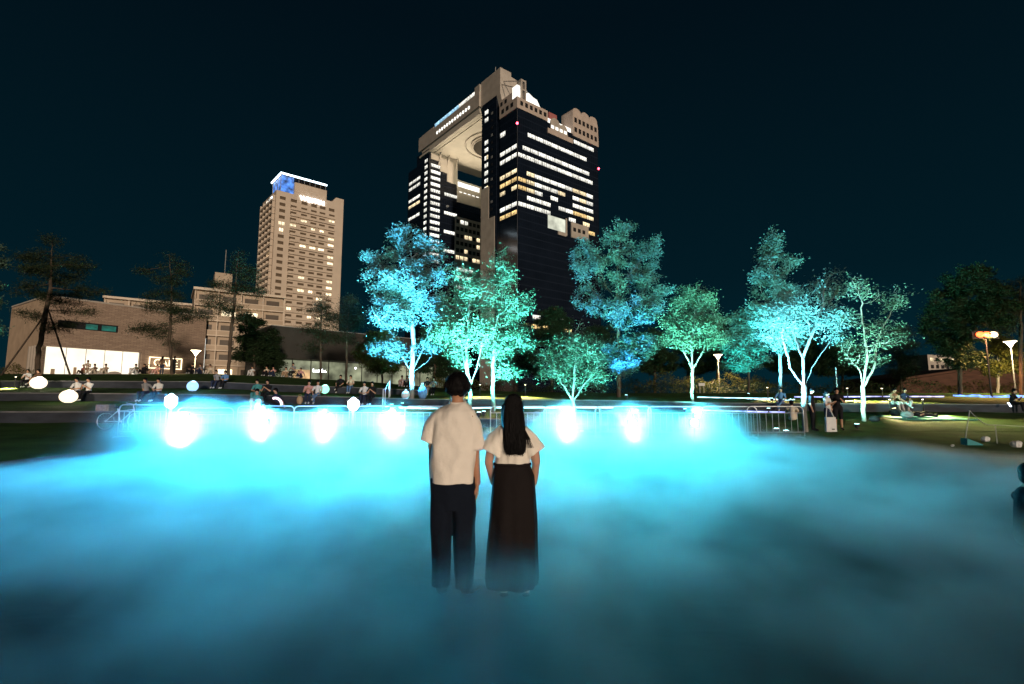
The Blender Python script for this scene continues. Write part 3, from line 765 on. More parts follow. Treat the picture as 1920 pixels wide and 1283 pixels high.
def brick_block():
    P0 = (at(86, 600, 80).x, 80, 0)
    t = empty('brick_building', P0, R(90 - 33), 'low brown brick hall with a glowing glass front and long strip window', 'building')
    m, n, l = new_mat('brick')
    b = n['Principled BSDF']; b.inputs['Roughness'].default_value = 0.85
    tc = n.new('ShaderNodeTexCoord'); mp = n.new('ShaderNodeMapping'); mp.inputs['Rotation'].default_value = (R(90), 0, 0)
    bk = n.new('ShaderNodeTexBrick'); bk.inputs['Scale'].default_value = 1.0; bk.inputs['Brick Width'].default_value = 0.9; bk.inputs['Row Height'].default_value = 0.22; bk.inputs['Mortar Size'].default_value = 0.02
    bk.inputs['Color1'].default_value = (0.28, 0.20, 0.15, 1); bk.inputs['Color2'].default_value = (0.38, 0.28, 0.21, 1); bk.inputs['Mortar'].default_value = (0.16, 0.11, 0.08, 1)
    l.new(tc.outputs['Object'], mp.inputs[0]); l.new(mp.outputs[0], bk.inputs['Vector']); l.new(bk.outputs['Color'], b.inputs['Base Color'])
    bp = n.new('ShaderNodeBump'); bp.inputs['Strength'].default_value = 0.5; bp.inputs['Distance'].default_value = 0.05; l.new(bk.outputs['Fac'], bp.inputs['Height']); bp.invert = True; l.new(bp.outputs[0], b.inputs['Normal'])
    M['brick'] = m
    M['brick_side'] = pmat('brick_side', (0.42, 0.31, 0.22), 0.85, var=0.12, scale=.6)  # brighter light on the side wall put into a lighter colour
    mb = MB(); mb.lohi((0, 0, 10.15), (24.2, 18, 18.0)); mb.lohi((13.6, 0, 2.5), (24.2, 18, 10.15)); mb.lohi((0, 8, 2.5), (13.6, 18, 10.15))
    mb.build('wall', M['brick'], t)
    mb = MB(); mb.lohi((-0.15, 0.4, 2.5), (-0.01, 18, 17.9)); mb.build('side_wall', M['brick_side'], t)
    mb = MB(); mb.lohi((-0.2, -0.12, 18.0), (24.4, 18.1, 18.25)); mb.build('coping', M['stone'], t)
    M['shop_glow'] = emat('shop_glow', (1.0, 0.88, 0.68), 1.45, 0.16, 0.35)
    mb = MB(); mb.lohi((0.5, 0.6, 3.0), (13.3, 0.7, 10.1)); mb.build('lit_interior', M['shop_glow'], t)
    for k in range(6): pane(t, 'mullion', M['steel'], (0.45 + k * 2.58, 0.35, 6.6), (0.07, 0.1, 7.0))
    for k in range(4): pane(t, 'timber_fin', M['stone'], (-0.4, 0.9 + k * 1.3, 6.5), (0.25, 0.35, 7.5))
    for x in (6.6, 9.0):
        c = MB(); c.prism([(x - 1.0, 3.0), (x - 1.0, 5.9)] + [(x + 1.0 * math.cos(a), 5.9 + .55 * math.sin(a)) for a in np.linspace(math.pi, 0, 9)] + [(x + 1.0, 3.0)], 0, 2, -2.2, -1.6); c.build('display_block', M['stone'], t, fix=True)
    for k, (x, w_, h_) in enumerate(((1.6, .5, 2.2), (2.9, .9, 1.2), (4.4, .4, 2.6), (10.9, .8, 1.6), (12.2, .35, 2.9))): pane(t, 'display_stand', M['brick_side'], (x, .5, 5.0 + h_ / 2 - .6), (w_, .1, h_))
    # strip window, sign
    M['strip_teal'] = emat('strip_teal', (0.02, 0.32, 0.24), 0.35, 0.7, 0.9)
    mb = MB(); mb.lohi((1.5, -0.08, 13.25), (9.6, 0.0, 14.45)); mb.build('strip_window', M['dark_void'], t)
    for x, w in ((5.1, 1.6), (7.3, 2.0)): pane(t, 'lit_pane', M['strip_teal'], (x + w / 2, -0.12, 13.8), (w, 0.1, 0.85))
    M['sign_warm'] = emat('sign_warm', (1.0, 0.82, 0.52), 2.6)
    s = empty('sign', (17.4, -0.2, 8.4), 0, parent=t)
    mb = MB(); w, h, q = 2.75, 1.05, 0.16
    mb.lohi((-w, -.1, h - q), (w, 0, h)); mb.lohi((-w, -.1, -h), (w, 0, -h + q)); mb.lohi((-w, -.1, -h + q), (-w + q, 0, h - q)); mb.lohi((w - q, -.1, -h + q), (w, 0, h - q)); mb.build('sign_frame', M['sign_warm'], s)
    cu = bpy.data.curves.new('lettering', 'FONT'); cu.body = 'CAFE'; cu.size = 1.75; cu.extrude = 0.04; cu.align_x = 'CENTER'; cu.align_y = 'CENTER'; 
    so = text_mesh('lettering', cu, M['sign_warm'], s); so.location = (0, -.1, 0); so.rotation_euler = (R(90), 0, 0)
    return t
brick_block()

def apartment(label, u, depth, deg, width, floors, top, depth_m, bays, seed, base=0.0, fh=3.0):
    rng = random.Random(seed)
    P0 = (at(u, 600, depth).x, depth, 0)
    t = empty('apartment_block', P0, R(90 - deg), label, 'apartment block', 'balcony apartment blocks behind the brick hall')
    mb = MB(); mb.lohi((0, 1.3, base), (width, depth_m, top)); mb.build('wall', M['apt_wall'], t)
    mb = MB(); mb.lohi((-.3, -0.2, top), (width + .3, depth_m, top + 0.5)); mb.build('roof', M['apt_trim'], t)
    bw = width / bays
    kf, kr, kd = ('slab', width), ('rail', width), ('door', bw)
    if kf not in _pane_cache:
        mb = MB(); mb.lohi((0, 0, -0.1), (width, 1.3, 0.12)); _pane_cache[kf] = mb.mesh('balcony_slab', M['apt_trim'])
    key = ('bal', width, bays)
    if key not in _pane_cache:
        mb = MB(); mb.lohi((0.05, 0.02, 0.12), (width - .05, 0.10, 0.98)); mb.cur = 1; mb.lohi((0, 0.0, 0.98), (width, 0.12, 1.1))
        for k in range(bays + 1): mb.lohi((max(0, k * bw - .08), -0.03, 0.12), (k * bw + .08, 0.0, fh - 0.1))
        _pane_cache[key] = mb.mesh('balustrade', [M['apt_wall'], M['apt_trim']])
    for f in range(floors):
        z = top - (f + 1) * fh
        o = link_mesh('balcony_slab', _pane_cache[kf], None, t); o.location = (0, 0, z)
        o = link_mesh('balustrade', _pane_cache[key], None, t); o.location = (0, 0, z)
        for k in range(bays):
            m = M['hotel_lit'] if rng.random() < 0.07 else M['apt_door']
            pane(t, 'balcony_door', m, (k * bw + bw * 0.5, 1.28, z + 1.25), (bw * 0.62, 0.1, 2.1))
    return t
M['apt_wall'] = pmat('apt_wall', (0.46, 0.36, 0.27), 0.85, var=0.1, scale=.4)
M['apt_trim'] = pmat('apt_trim', (0.66, 0.55, 0.44), 0.8, var=0.08, scale=.4)
M['apt_door'] = pmat('apt_door', (0.09, 0.065, 0.045), 0.4, var=0.3, scale=.5)
t = apartment('tan apartment block with white edged balconies and a lift tower on its roof', 362, 100, 56, 16.5, 7, 23.6, 12, 4, 3)
mb = MB(); mb.lohi((3.4, 3, 24.1), (6.6, 7, 28.2)); mb.build('lift_tower', M['apt_wall'], t)
mb = MB(); mb.tube([(5.2, 4, 28.2), (5.2, 4, 33.5)], 0.09, 6); mb.build('antenna', M['steel'], t)
t = apartment('long tan block with a flat white roof slab showing over the brick hall', 192, 112, 54, 22.0, 7, 24.3, 10, 5, 4)
pane(t, 'lit_window', M['glow_white'], (9.5, 1.2, 22.3), (3.2, .1, 1.0)); pane(t, 'lit_window', M['glow_white'], (13.8, 1.2, 22.3), (2.4, .1, 1.0)); pane(t, 'lit_window', M['glow_white'], (19.2, 1.2, 22.2), (2.2, .1, 1.2))

def pavilion():
    P0 = (at(508, 640, 75).x, 75, 0)
    t = empty('pavilion', P0, R(90 - 47), 'dark flat roofed pavilion with a pale green lit glass front', 'building')
    M['pav_dark'] = pmat('pav_dark', (0.035, 0.032, 0.028), 0.7, var=0.2, scale=.5, bump=.2, bscale=2)
    M['pav_glow'] = emat('pav_glow', (0.62, 0.66, 0.42), 0.40, 0.75, 0.45)
    M['pav_warm'] = emat('pav_warm', (1.0, 0.62, 0.28), 0.6, 0.6, 0.8)
    mb = MB(); mb.lohi((0, 0, 7.9), (36, 12, 12.6)); mb.lohi((0, 11.5, 2), (36, 12, 7.9)); mb.build('roof', M['pav_dark'], t)
    mb = MB(); mb.lohi((0, 0.1, 12.6), (36, 12, 12.72)); mb.build('coping', M['steel'], t)
    mb = MB(); mb.lohi((0.5, 3.2, 2), (35, 3.3, 7.88)); mb.build('lit_interior', M['pav_glow'], t)
    mb = MB(); mb.lohi((4.5, 2.6, 2), (7.0, 3.1, 6.4)); mb.lohi((9.8, 2.6, 2), (13, 3.1, 4.6)); mb.lohi((18, 2.6, 2), (21, 3.1, 4.6)); mb.build('counter', M['pav_warm'], t)
    for k in range(13): pane(t, 'mullion', M['pav_dark'], (0.6 + k * 2.85, 0.6, 5.0), (0.1, 0.14, 5.8))
    for k in range(7): pane(t, 'timber_fin', pmat('fin', (.5, .33, .18), .7) if False else M['stone'], (29.0 + k * 0.45, 0.3, 4.9), (0.16, 0.3, 6.0))
    # small illegible script sign: a few bright strokes
    s = MB()
    for k, (dx, h) in enumerate(((0, .5), (.28, .3), (.5, .3), (.75, .35), (1.0, .5), (1.2, .5), (1.42, .5), (1.65, .3), (1.9, .34))):
        s.tube([(6.6 + dx, 0.45, 6.0), (6.6 + dx + .06, 0.45, 6.0 + h)], 0.055, 6); s.tube([(6.6 + dx, .45, 6.02), (6.6 + dx + .24, .45, 6.06)], .05, 6)
    s.build('script_sign', M['sign_white'], t)
    for k in range(3):
        mb = MB(); mb.ball((0, 0, 0), 0.16, 10, 6); o = mb.build('pendant_lamp', M['sign_white'], t); o.location = (14.5 + k * 3.8, 2.2, 7.0)
    return t
pavilion()

# far rim on the right: brick ramp building and a small lit block
P0 = (at(1668, 700, 120).x, 120, 0)
t = empty('ramp_building', P0, R(6), 'long red brown roofed building behind the dark trees', 'building')
M['rust_roof'] = pmat('rust_roof', (0.09, 0.042, 0.025), 0.85, var=0.3, scale=.4, stretch=(1, 1, 6))
mb = MB(); mb.prism([(0, 0), (0, 3.6), (4, 6.4), (22, 8.9), (46, 10.0), (70, 10.0), (70, 0)], 0, 2, 0, 20); mb.build('wall', M['rust_roof'], t, fix=True)
mb = MB(); mb.prism([(3.6, 6.5), (22, 9.0), (46, 10.1), (70, 10.1), (70, 10.6), (46, 10.6), (22, 9.5), (3.6, 7.0)], 0, 2, -0.6, 20.5); mb.build('parapet', M['rust_roof'], t, fix=True)
P0 = (at(1742, 700, 260).x, 260, 0)
t = empty('office_block', P0, R(20), 'small distant block with a few pale lit windows', 'building')
mb = MB(); mb.lohi((0, 0, 0), (22, 15, 25)); mb.build('wall', M['stone'], t)
for r_ in range(5):
    for k in range(5): pane(t, 'window', M['win_warm'] if (r_ * 3 + k * 2) % 4 == 0 else M['dark_void'], (3 + k * 4.0, -0.06, 22.5 - r_ * 3.6), (2.2, .14, 1.8))
# ================================================================ trees
def leaf_mat(name, c1, c2, trans=0.35, rough=0.5):
    m, n, l = new_mat(name)
    b = n['Principled BSDF']; b.inputs['Roughness'].default_value = rough; b.inputs['Specular IOR Level'].default_value = 0.35
    ge = n.new('ShaderNodeNewGeometry'); mx = n.new('ShaderNodeMix'); mx.data_type = 'RGBA'
    mx.inputs['A'].default_value = (*c1, 1); mx.inputs['B'].default_value = (*c2, 1)
    l.new(ge.outputs['Random Per Island'], mx.inputs['Factor']); l.new(mx.outputs['Result'], b.inputs['Base Color'])
    tr = n.new('ShaderNodeBsdfTranslucent'); l.new(mx.outputs['Result'], tr.inputs['Color'])
    ms = n.new('ShaderNodeMixShader'); ms.inputs[0].default_value = trans
    out = n['Material Output']
    l.new(b.outputs[0], ms.inputs[1]); l.new(tr.outputs[0], ms.inputs[2]); l.new(ms.outputs[0], out.inputs['Surface'])
    return m
M['leaf_pale'] = leaf_mat('leaf_pale', (0.15, 0.23, 0.19), (0.08, 0.13, 0.10))
M['leaf_green'] = leaf_mat('leaf_green', (0.12, 0.19, 0.14), (0.06, 0.105, 0.07))
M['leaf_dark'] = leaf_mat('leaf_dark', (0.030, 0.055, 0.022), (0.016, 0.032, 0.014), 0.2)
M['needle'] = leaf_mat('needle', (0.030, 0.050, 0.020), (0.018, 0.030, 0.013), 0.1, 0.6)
M['leaf_gold'] = leaf_mat('leaf_gold', (0.16, 0.15, 0.035), (0.09, 0.10, 0.025))  # gold lamp light on trees and shrubs put into the leaf colour
M['bark_pale'] = pmat('bark_pale', (0.17, 0.16, 0.145), 0.85, var=0.35, scale=5, bump=0.5, bscale=30, stretch=(1, 1, .3))
M['bark_dark'] = pmat('bark_dark', (0.07, 0.05, 0.035), 0.9, var=0.4, scale=5, bump=0.6, bscale=24, stretch=(1, 1, .3))

def leaf_cloud(rng, centres, spread, per, size, aspect=0.5, flat=0.35, droop=0.15):
    """leaf-shaped quads scattered round each centre -> verts, faces"""
    C = np.repeat(np.asarray(centres, float), per, axis=0)
    N = len(C)
    P = C + rng.normal(0, 1, (N, 3)) * np.asarray(spread)
    # random leaf frames, biased to lie flat with drooping tips
    nrm = rng.normal(0, 1, (N, 3)); nrm[:, 2] = np.abs(nrm[:, 2]) + flat * 3
    nrm /= np.linalg.norm(nrm, axis=1)[:, None]
    t = rng.normal(0, 1, (N, 3)); t[:, 2] -= droop
    t -= nrm * np.sum(t * nrm, axis=1)[:, None]
    t /= np.linalg.norm(t, axis=1)[:, None] + 1e-9
    s = np.cross(nrm, t)
    L = size * rng.uniform(0.6, 1.35, N)[:, None]; Wd = L * aspect
    v = np.stack([P, P + t * L * 0.5 + s * Wd * 0.5 + nrm * L * .06, P + t * L, P + t * L * 0.5 - s * Wd * 0.5 + nrm * L * .06], axis=1).reshape(-1, 3)
    f = np.arange(N * 4).reshape(-1, 4)
    return v, f

def mesh_np(name, v, f, mat, smooth=False):
    me = bpy.data.meshes.new(name)
    nv, nf = len(v), len(f)
    me.vertices.add(nv); me.vertices.foreach_set('co', np.asarray(v, np.float32).ravel())
    me.loops.add(nf * 4); me.loops.foreach_set('vertex_index', np.asarray(f, np.int32).ravel())
    me.polygons.add(nf); me.polygons.foreach_set('loop_start', np.arange(0, nf * 4, 4, dtype=np.int32))
    if smooth: me.polygons.foreach_set('use_smooth', np.ones(nf, dtype=bool))
    me.update(calc_edges=True); me.materials.append(mat)
    return me

def colonise(rng, trunk, attr, step=0.22, kill=0.35, reach=9.0, maxit=160, forks=()):
    """space colonisation from the trunk nodes towards attraction points"""
    nodes = [np.array(p) for p in trunk]; par = [i - 1 for i in range(len(trunk))]
    top = len(nodes) - 1
    for q, root in forks:
        par.append(top if root is not None else len(nodes) - 1); nodes.append(np.array(q))
    P = np.array(nodes); A = attr.copy(); alive = np.ones(len(A), bool)
    D = np.linalg.norm(A[:, None] - P[None], axis=2); near = D.argmin(1); nd = D.min(1)
    for _ in range(maxit):
        idx = np.where(alive & (nd < reach))[0]
        if len(idx) == 0: break
        new = []
        for k in np.unique(near[idx]):
            grp = idx[near[idx] == k]
            d = A[grp] - P[k]; d /= np.linalg.norm(d, axis=1)[:, None] + 1e-9
            v = d.mean(0) + rng.normal(0, 0.12, 3) + np.array([0, 0, 0.06])
            n_ = np.linalg.norm(v)
            if n_ < 1e-3: continue
            new.append((k, P[k] + v / n_ * step))
        if not new: break
        NP = np.array([q for _, q in new]); base = len(P)
        par += [k for k, _ in new]; P = np.vstack([P, NP])
        D = np.linalg.norm(A[:, None] - NP[None], axis=2); j = D.argmin(1); m = D.min(1)
        upd = m < nd; near[upd] = base + j[upd]; nd[upd] = m[upd]
        alive &= nd > kill
        if len(P) > 6000: break
    return P, par

def branch_mesh(P, par, tip_r, base_r, ntrunk, expo=2.3, sides=5):
    n = len(P); ch = [[] for _ in range(n)]
    for i, p in enumerate(par):
        if p >= 0: ch[p].append(i)
    acc = np.zeros(n)
    for i in range(n - 1, -1, -1):
        acc[i] = sum(acc[c] for c in ch[i]) if ch[i] else 1.0
    # nodes were appended in order, children always have larger index
    r_ = tip_r * acc ** (1 / expo)
    r_ *= 1.0
    sc = base_r / r_[0]
    k = np.clip((r_ - tip_r) / max(1e-6, r_[0] - tip_r), 0, 1)
    r_ = r_ * (1 + (sc - 1) * k)
    mb = MB(); done = set()
    def chain(i, start):
        pts, rad = ([P[start]], [min(r_[start], r_[i] * 1.25)]) if start is not None else ([], [])
        stack = []
        while True:
            pts.append(P[i]); rad.append(float(r_[i]))
            if not ch[i]: break
            c = sorted(ch[i], key=lambda q: -r_[q])
            stack += [(q, i) for q in c[1:]]
            i = c[0]
        if len(pts) > 1:
            mb.tube(pts, rad, 8 if max(rad) > 0.06 else sides, caps=False)
        return stack
    todo = [(0, None)]
    while todo:
        i, s = todo.pop(); todo += chain(i, s)
    tips = np.array([i for i in range(n) if not ch[i]])
    thin = np.array([i for i in range(ntrunk, n) if r_[i] < tip_r * 2.4])
    return mb, tips, thin

def tree(name, label, u, depth, lobes, top_v, leaf, bark, seed, nattr=260, per=14, size=0.17, base_r=0.13, spread=0.22, trunk_uv=None, group=None, aspect=0.5, flat=0.35,
         forks=None, branch_from=0.3, step=0.22, tip_r=0.010, cat='tree', base=None, leaf_keep=1.0, kill=0.38, squash=1.0):
    rng = np.random.default_rng(seed)
    g = on_ground(u, depth) if base is None else Vector(base)
    t = empty(name, g, 0, label, cat, group)
    px = depth / 966.0
    def loc(uu, vv, dy=0.0):
        p = at(uu, vv, depth); return np.array([p.x - g.x, dy, p.z - g.z])
    tip = loc(*(trunk_uv[-1] if trunk_uv else (u, top_v)))
    pts = [np.array([0, 0, -0.1])]
    path = [np.array([0, 0, -.1])] + ([loc(*q) for q in trunk_uv] if trunk_uv else [tip])
    for a, b_ in zip(path[:-1], path[1:]):
        k = max(2, int(np.linalg.norm(b_ - a) / (step * 1.3)))
        for j in range(1, k + 1): pts.append(a + (b_ - a) * j / k + np.r_[rng.normal(0, 0.02, 2), 0])
    ftop = len(pts) - 1; fk = []
    for fork in (forks or []):
        last, prev = ftop, pts[ftop]
        for q in fork:
            q = loc(q[0], q[1], rng.normal(0, .25)); k = max(2, int(np.linalg.norm(q - prev) / step))
            for j in range(1, k + 1):
                fk.append((prev + (q - prev) * j / k + rng.normal(0, .015, 3), last if (j == 1 and last == ftop) else None))
            prev = q; last = -1
    A = []
    tot = sum(l_[2] * l_[3] for l_ in lobes)
    for (lu, lv, ru, rv) in lobes:
        k = max(6, int(nattr * ru * rv / tot)); c = loc(lu, lv, rng.normal(0, 0.25) * ru * px * 1.2)
        q = rng.normal(0, 1, (k, 3)); q /= np.linalg.norm(q, axis=1)[:, None]; q *= rng.uniform(0.25, 1, k)[:, None] ** (1 / 2.2)
        A.append(c + q * np.array([ru * px, max(ru * px * 0.9, 0.3), rv * px]))
    A = np.vstack(A)
    zt = tip[2]
    skip = [p for p in pts if p[2] < branch_from * zt]
    # forks below the crown grow only from the trunk above branch_from
    off = max(0, len(skip) - 1)
    P2, par2 = colonise(rng, pts[off:], A, step=step, kill=kill, forks=fk)
    P = np.vstack([np.array(pts[:off]).reshape(-1, 3), P2]); par = [i - 1 for i in range(off)] + [p + off if p >= 0 else off - 1 for p in par2]
    mb, tips, thin = branch_mesh(P, par, tip_r, base_r * .8, len(pts) + len(fk))
    tr = mb.build('trunk', bark, t, smooth=True)
    src = P[thin] if len(thin) else P[tips]
    if leaf_keep < 1: src = src[rng.random(len(src)) < leaf_keep]
    # light and dark clumps: some twigs carry many leaves, some few
    w = rng.uniform(0, 1, len(src)); src = np.vstack([src[w > 0.25], src[w > 0.6]])
    v, f = leaf_cloud(rng, src, (spread, spread, spread * 0.75 * squash), int(per * LEAVES), size, aspect, flat)
    link_mesh('crown', mesh_np('crown', v, f, leaf), None, t)
    return t

M['uplight_lens'] = emat('uplight_lens', (0.5, 0.95, 1.0), 14)
def uplight(u, depth, col, energy, target_uv, label, tdepth=None, spot=105, dy=-3.0, dx=0.0):
    g = on_ground(u, depth + dy); g.x += dx
    t = empty('uplight', g, 0, label, 'uplight', 'tree uplights set in the lawn')
    mb = MB(); mb.lathe([(0.02, 0), (0.10, 0.0), (0.10, .02), (.03, .03), (.03, .09), (0.02, .1)], 12); mb.build('base', M['black_metal'], t)
    mb = MB(); mb.lathe([(0.06, .09), (0.085, .10), (0.095, .24), (.09, .245)], 12); mb.build('housing', M['black_metal'], t)
    mb = MB(); mb.lathe([(0.001, .246), (0.08, .246), (0.08, .252), (.001, .254)], 12); mb.build('lens', M['uplight_lens'], t)
    tg = at(target_uv[0], target_uv[1], tdepth or depth)
    lamp('tree_light', 'SPOT', Vector((g.x, g.y, g.z + 0.30)), col, energy, t, tg, 0.08, R(spot), 0.5)

BLUE, TEAL, GREEN, ICE = (0.03, 0.42, 1.0), (0.05, 0.85, 0.80), (0.10, 1.0, 0.62), (0.08, 0.62, 1.0)
UP = 3.3
LEAVES = 4.2
GL = 'colour lit trees on the lawn'
tree('tree', 'tall blue lit tree with a pale trunk beside the seated park goers', 772, 31, [(770, 455, 52, 38), (722, 510, 46, 48), (818, 500, 32, 58), (768, 530, 66, 55), (705, 545, 30, 30), (812, 575, 36, 32), (735, 590, 45, 30), (722, 650, 38, 14), (742, 672, 34, 12), (805, 655, 28, 12), (690, 480, 18, 18)],
     440, M['leaf_pale'], M['bark_pale'], 1, 420, 15, 0.15, 0.19, trunk_uv=[(772, 700)], forks=[[(756, 672), (738, 630)], [(776, 640), (768, 560), (770, 480)], [(790, 655), (812, 600)], [(800, 682), (818, 662)]], group=GL, branch_from=.8, leaf_keep=0.85)
uplight(772, 31, (0.10, 0.52, 1.0), 16000 * UP, (768, 560), 'uplight at the foot of the tall blue lit tree', spot=105, dx=-.5)
tree('tree', 'teal lit tree with forked stems rising behind the man in beige', 882, 24, [(848, 575, 44, 46), (890, 560, 40, 48), (845, 630, 42, 32), (905, 625, 34, 38), (868, 525, 34, 24), (820, 600, 22, 26), (870, 680, 38, 10)],
     540, M['leaf_green'], M['bark_pale'], 2, 360, 14, 0.115, 0.11, trunk_uv=[(880, 728)], forks=[[(868, 665), (855, 600)], [(874, 660), (880, 580)], [(894, 690), (905, 640)]], group=GL, branch_from=.2)
uplight(882, 24, (0.16, 0.85, 0.86), 7600 * UP, (868, 590), 'uplight at the foot of the forked teal tree', dx=.35)
tree('tree', 'teal green lit tree with a straight trunk behind the woman', 925, 25, [(940, 525, 36, 42), (962, 580, 36, 36), (925, 595, 36, 42), (975, 640, 26, 26), (945, 484, 15, 22), (930, 655, 46, 20), (955, 700, 34, 10), (985, 560, 16, 16)],
     620, M['leaf_green'], M['bark_pale'], 3, 360, 14, 0.115, 0.12, group=GL, branch_from=.25)
uplight(925, 25, (0.14, 0.90, 0.80), 7600 * UP, (940, 590), 'uplight at the foot of the straight teal green tree', dx=-.4)
tree('tree', 'low bushy green lit tree branching near the ground behind the barriers', 1075, 21.5, [(1082, 615, 15, 24), (1062, 655, 32, 32), (1100, 655, 32, 32), (1076, 700, 52, 30), (1040, 705, 30, 22), (1118, 705, 30, 24), (1020, 690, 18, 18)],
     735, M['leaf_green'], M['bark_pale'], 4, 380, 13, 0.10, 0.09, trunk_uv=[(1075, 752)], forks=[[(1052, 718), (1040, 692)], [(1077, 700), (1082, 640)], [(1100, 718), (1118, 692)]], group=GL, branch_from=.12)
uplight(1075, 21.5, (0.16, 0.92, 0.84), 3600 * UP, (1078, 680), 'uplight at the foot of the low bushy tree', spot=105, dx=.3)
tree('tree', 'very tall dim blue tree with a broad irregular crown', 1160, 36, [(1150, 440, 34, 30), (1108, 480, 38, 42), (1202, 475, 46, 42), (1155, 510, 56, 46), (1218, 540, 46, 44), (1112, 560, 42, 36), (1178, 585, 60, 36), (1205, 650, 44, 26), (1158, 675, 54, 28), (1088, 512, 22, 28), (1190, 435, 16, 18)],
     580, M['leaf_pale'], M['bark_dark'], 5, 480, 14, 0.16, 0.20, group=GL, branch_from=.15, leaf_keep=.85)
uplight(1160, 36, (0.04, 0.34, 1.0), 5200 * UP, (1160, 540), 'uplight at the foot of the very tall dim blue tree', spot=64, dx=.5)
uplight(735, 31, (0.10, 0.55, 1.0), 17000 * UP, (765, 500), 'added second uplight on the grass before the tall blue lit tree', spot=50, dy=-5.5)  # second uplights added to brighten the upper crowns
uplight(1470, 20.5, (0.18, 0.76, 1.0), 4200 * UP, (1525, 565), 'added second uplight on the grass before the icy cyan tree', spot=60, dy=-1.6)
uplight(1440, 34, (0.10, 0.68, 0.95), 9000 * UP, (1452, 490), 'added second uplight on the grass before the slender teal tree', spot=44, dy=-6)
tree('tree', 'round headed green lit tree with a straight pale trunk', 1298, 30, [(1300, 565, 42, 30), (1268, 600, 34, 32), (1332, 600, 36, 32), (1300, 628, 58, 22), (1348, 640, 22, 18), (1252, 640, 18, 16)],
     680, M['leaf_green'], M['bark_pale'], 6, 360, 15, 0.13, 0.12, trunk_uv=[(1298, 695)], forks=[[(1278, 655), (1268, 610)], [(1298, 645), (1302, 590)], [(1318, 660), (1338, 610)]], group=GL, branch_from=.28)
uplight(1298, 30, (0.22, 0.96, 0.76), 7200 * UP, (1300, 600), 'uplight at the foot of the round headed green tree', dx=-.4)
tree('tree', 'tall slender teal lit tree with a pointed top behind the seated person in blue', 1463, 34, [(1452, 437, 9, 14), (1448, 478, 28, 22), (1488, 492, 20, 12), (1438, 520, 32, 22), (1455, 550, 42, 30), (1440, 610, 45, 36), (1470, 640, 30, 26), (1415, 585, 18, 20)],
     425, M['leaf_pale'], M['bark_pale'], 7, 330, 15, 0.15, 0.13, group=GL, branch_from=.25, trunk_uv=[(1463, 660), (1456, 560)])
uplight(1463, 34, (0.10, 0.68, 0.95), 8200 * UP, (1450, 560), 'uplight at the foot of the tall slender teal tree', spot=105, dx=-.5)
tree('tree', 'bright icy cyan tree with white forking stems beside the standing trio', 1507, 20.5, [(1500, 565, 50, 32), (1552, 545, 38, 32), (1458, 595, 40, 32), (1522, 605, 52, 26), (1578, 595, 26, 26), (1450, 635, 30, 18), (1560, 515, 24, 14)],
     600, M['leaf_pale'], M['bark_pale'], 8, 420, 15, 0.10, 0.13, group=GL, branch_from=.9, trunk_uv=[(1507, 728)], forks=[[(1488, 690), (1466, 635)], [(1500, 675), (1496, 600)], [(1514, 670), (1532, 590)], [(1524, 690), (1552, 645)]])
uplight(1507, 20.5, (0.18, 0.76, 1.0), 5600 * UP, (1512, 600), 'uplight at the foot of the icy cyan tree', spot=84, dx=-1.1, dy=-1.0)
tree('tree', 'sparse green white lit tree with bare spreading branches', 1617, 24, [(1608, 548, 38, 24), (1655, 560, 36, 22), (1588, 605, 26, 26), (1655, 610, 36, 20), (1618, 650, 46, 24), (1672, 640, 36, 14), (1692, 552, 14, 9), (1640, 680, 40, 12), (1578, 670, 14, 22), (1600, 525, 22, 14)],
     700, M['leaf_green'], M['bark_pale'], 9, 300, 7, 0.12, 0.12, trunk_uv=[(1617, 728)], forks=[[(1598, 695), (1582, 640)], [(1618, 670), (1612, 580)], [(1632, 690), (1660, 630), (1690, 560)]], group=GL, branch_from=.2, leaf_keep=.6)
uplight(1617, 24, (0.36, 0.98, 0.80), 5200 * UP, (1625, 600), 'uplight at the foot of the sparse spreading tree', spot=105, dx=-.3)
tree('tree', 'small dim teal tree behind the round headed tree', 1404, 42, [(1392, 610, 32, 32), (1370, 650, 28, 22), (1420, 655, 24, 28), (1388, 685, 38, 14)], 600, M['leaf_green'], M['bark_dark'], 10, 220, 14, 0.2, 0.12, group=GL)
uplight(1404, 42, (0.04, 0.7, 0.8), 3000 * UP, (1392, 630), 'uplight at the foot of the small dim teal tree', spot=60)
tree('tree', 'teal lit tree cut by the picture edge beside the leaning pine', -70, 33, [(-25, 480, 34, 30), (-32, 545, 40, 40), (-28, 615, 36, 30), (-70, 560, 50, 80)], 470, M['leaf_green'], M['bark_pale'], 11, 260, 14, 0.19, 0.15, group=GL)
uplight(-70, 33, (0.05, 0.9, 0.7), 8000 * UP, (-45, 560), 'uplight at the foot of the edge tree by the leaning pine', spot=46, dx=-2.5)

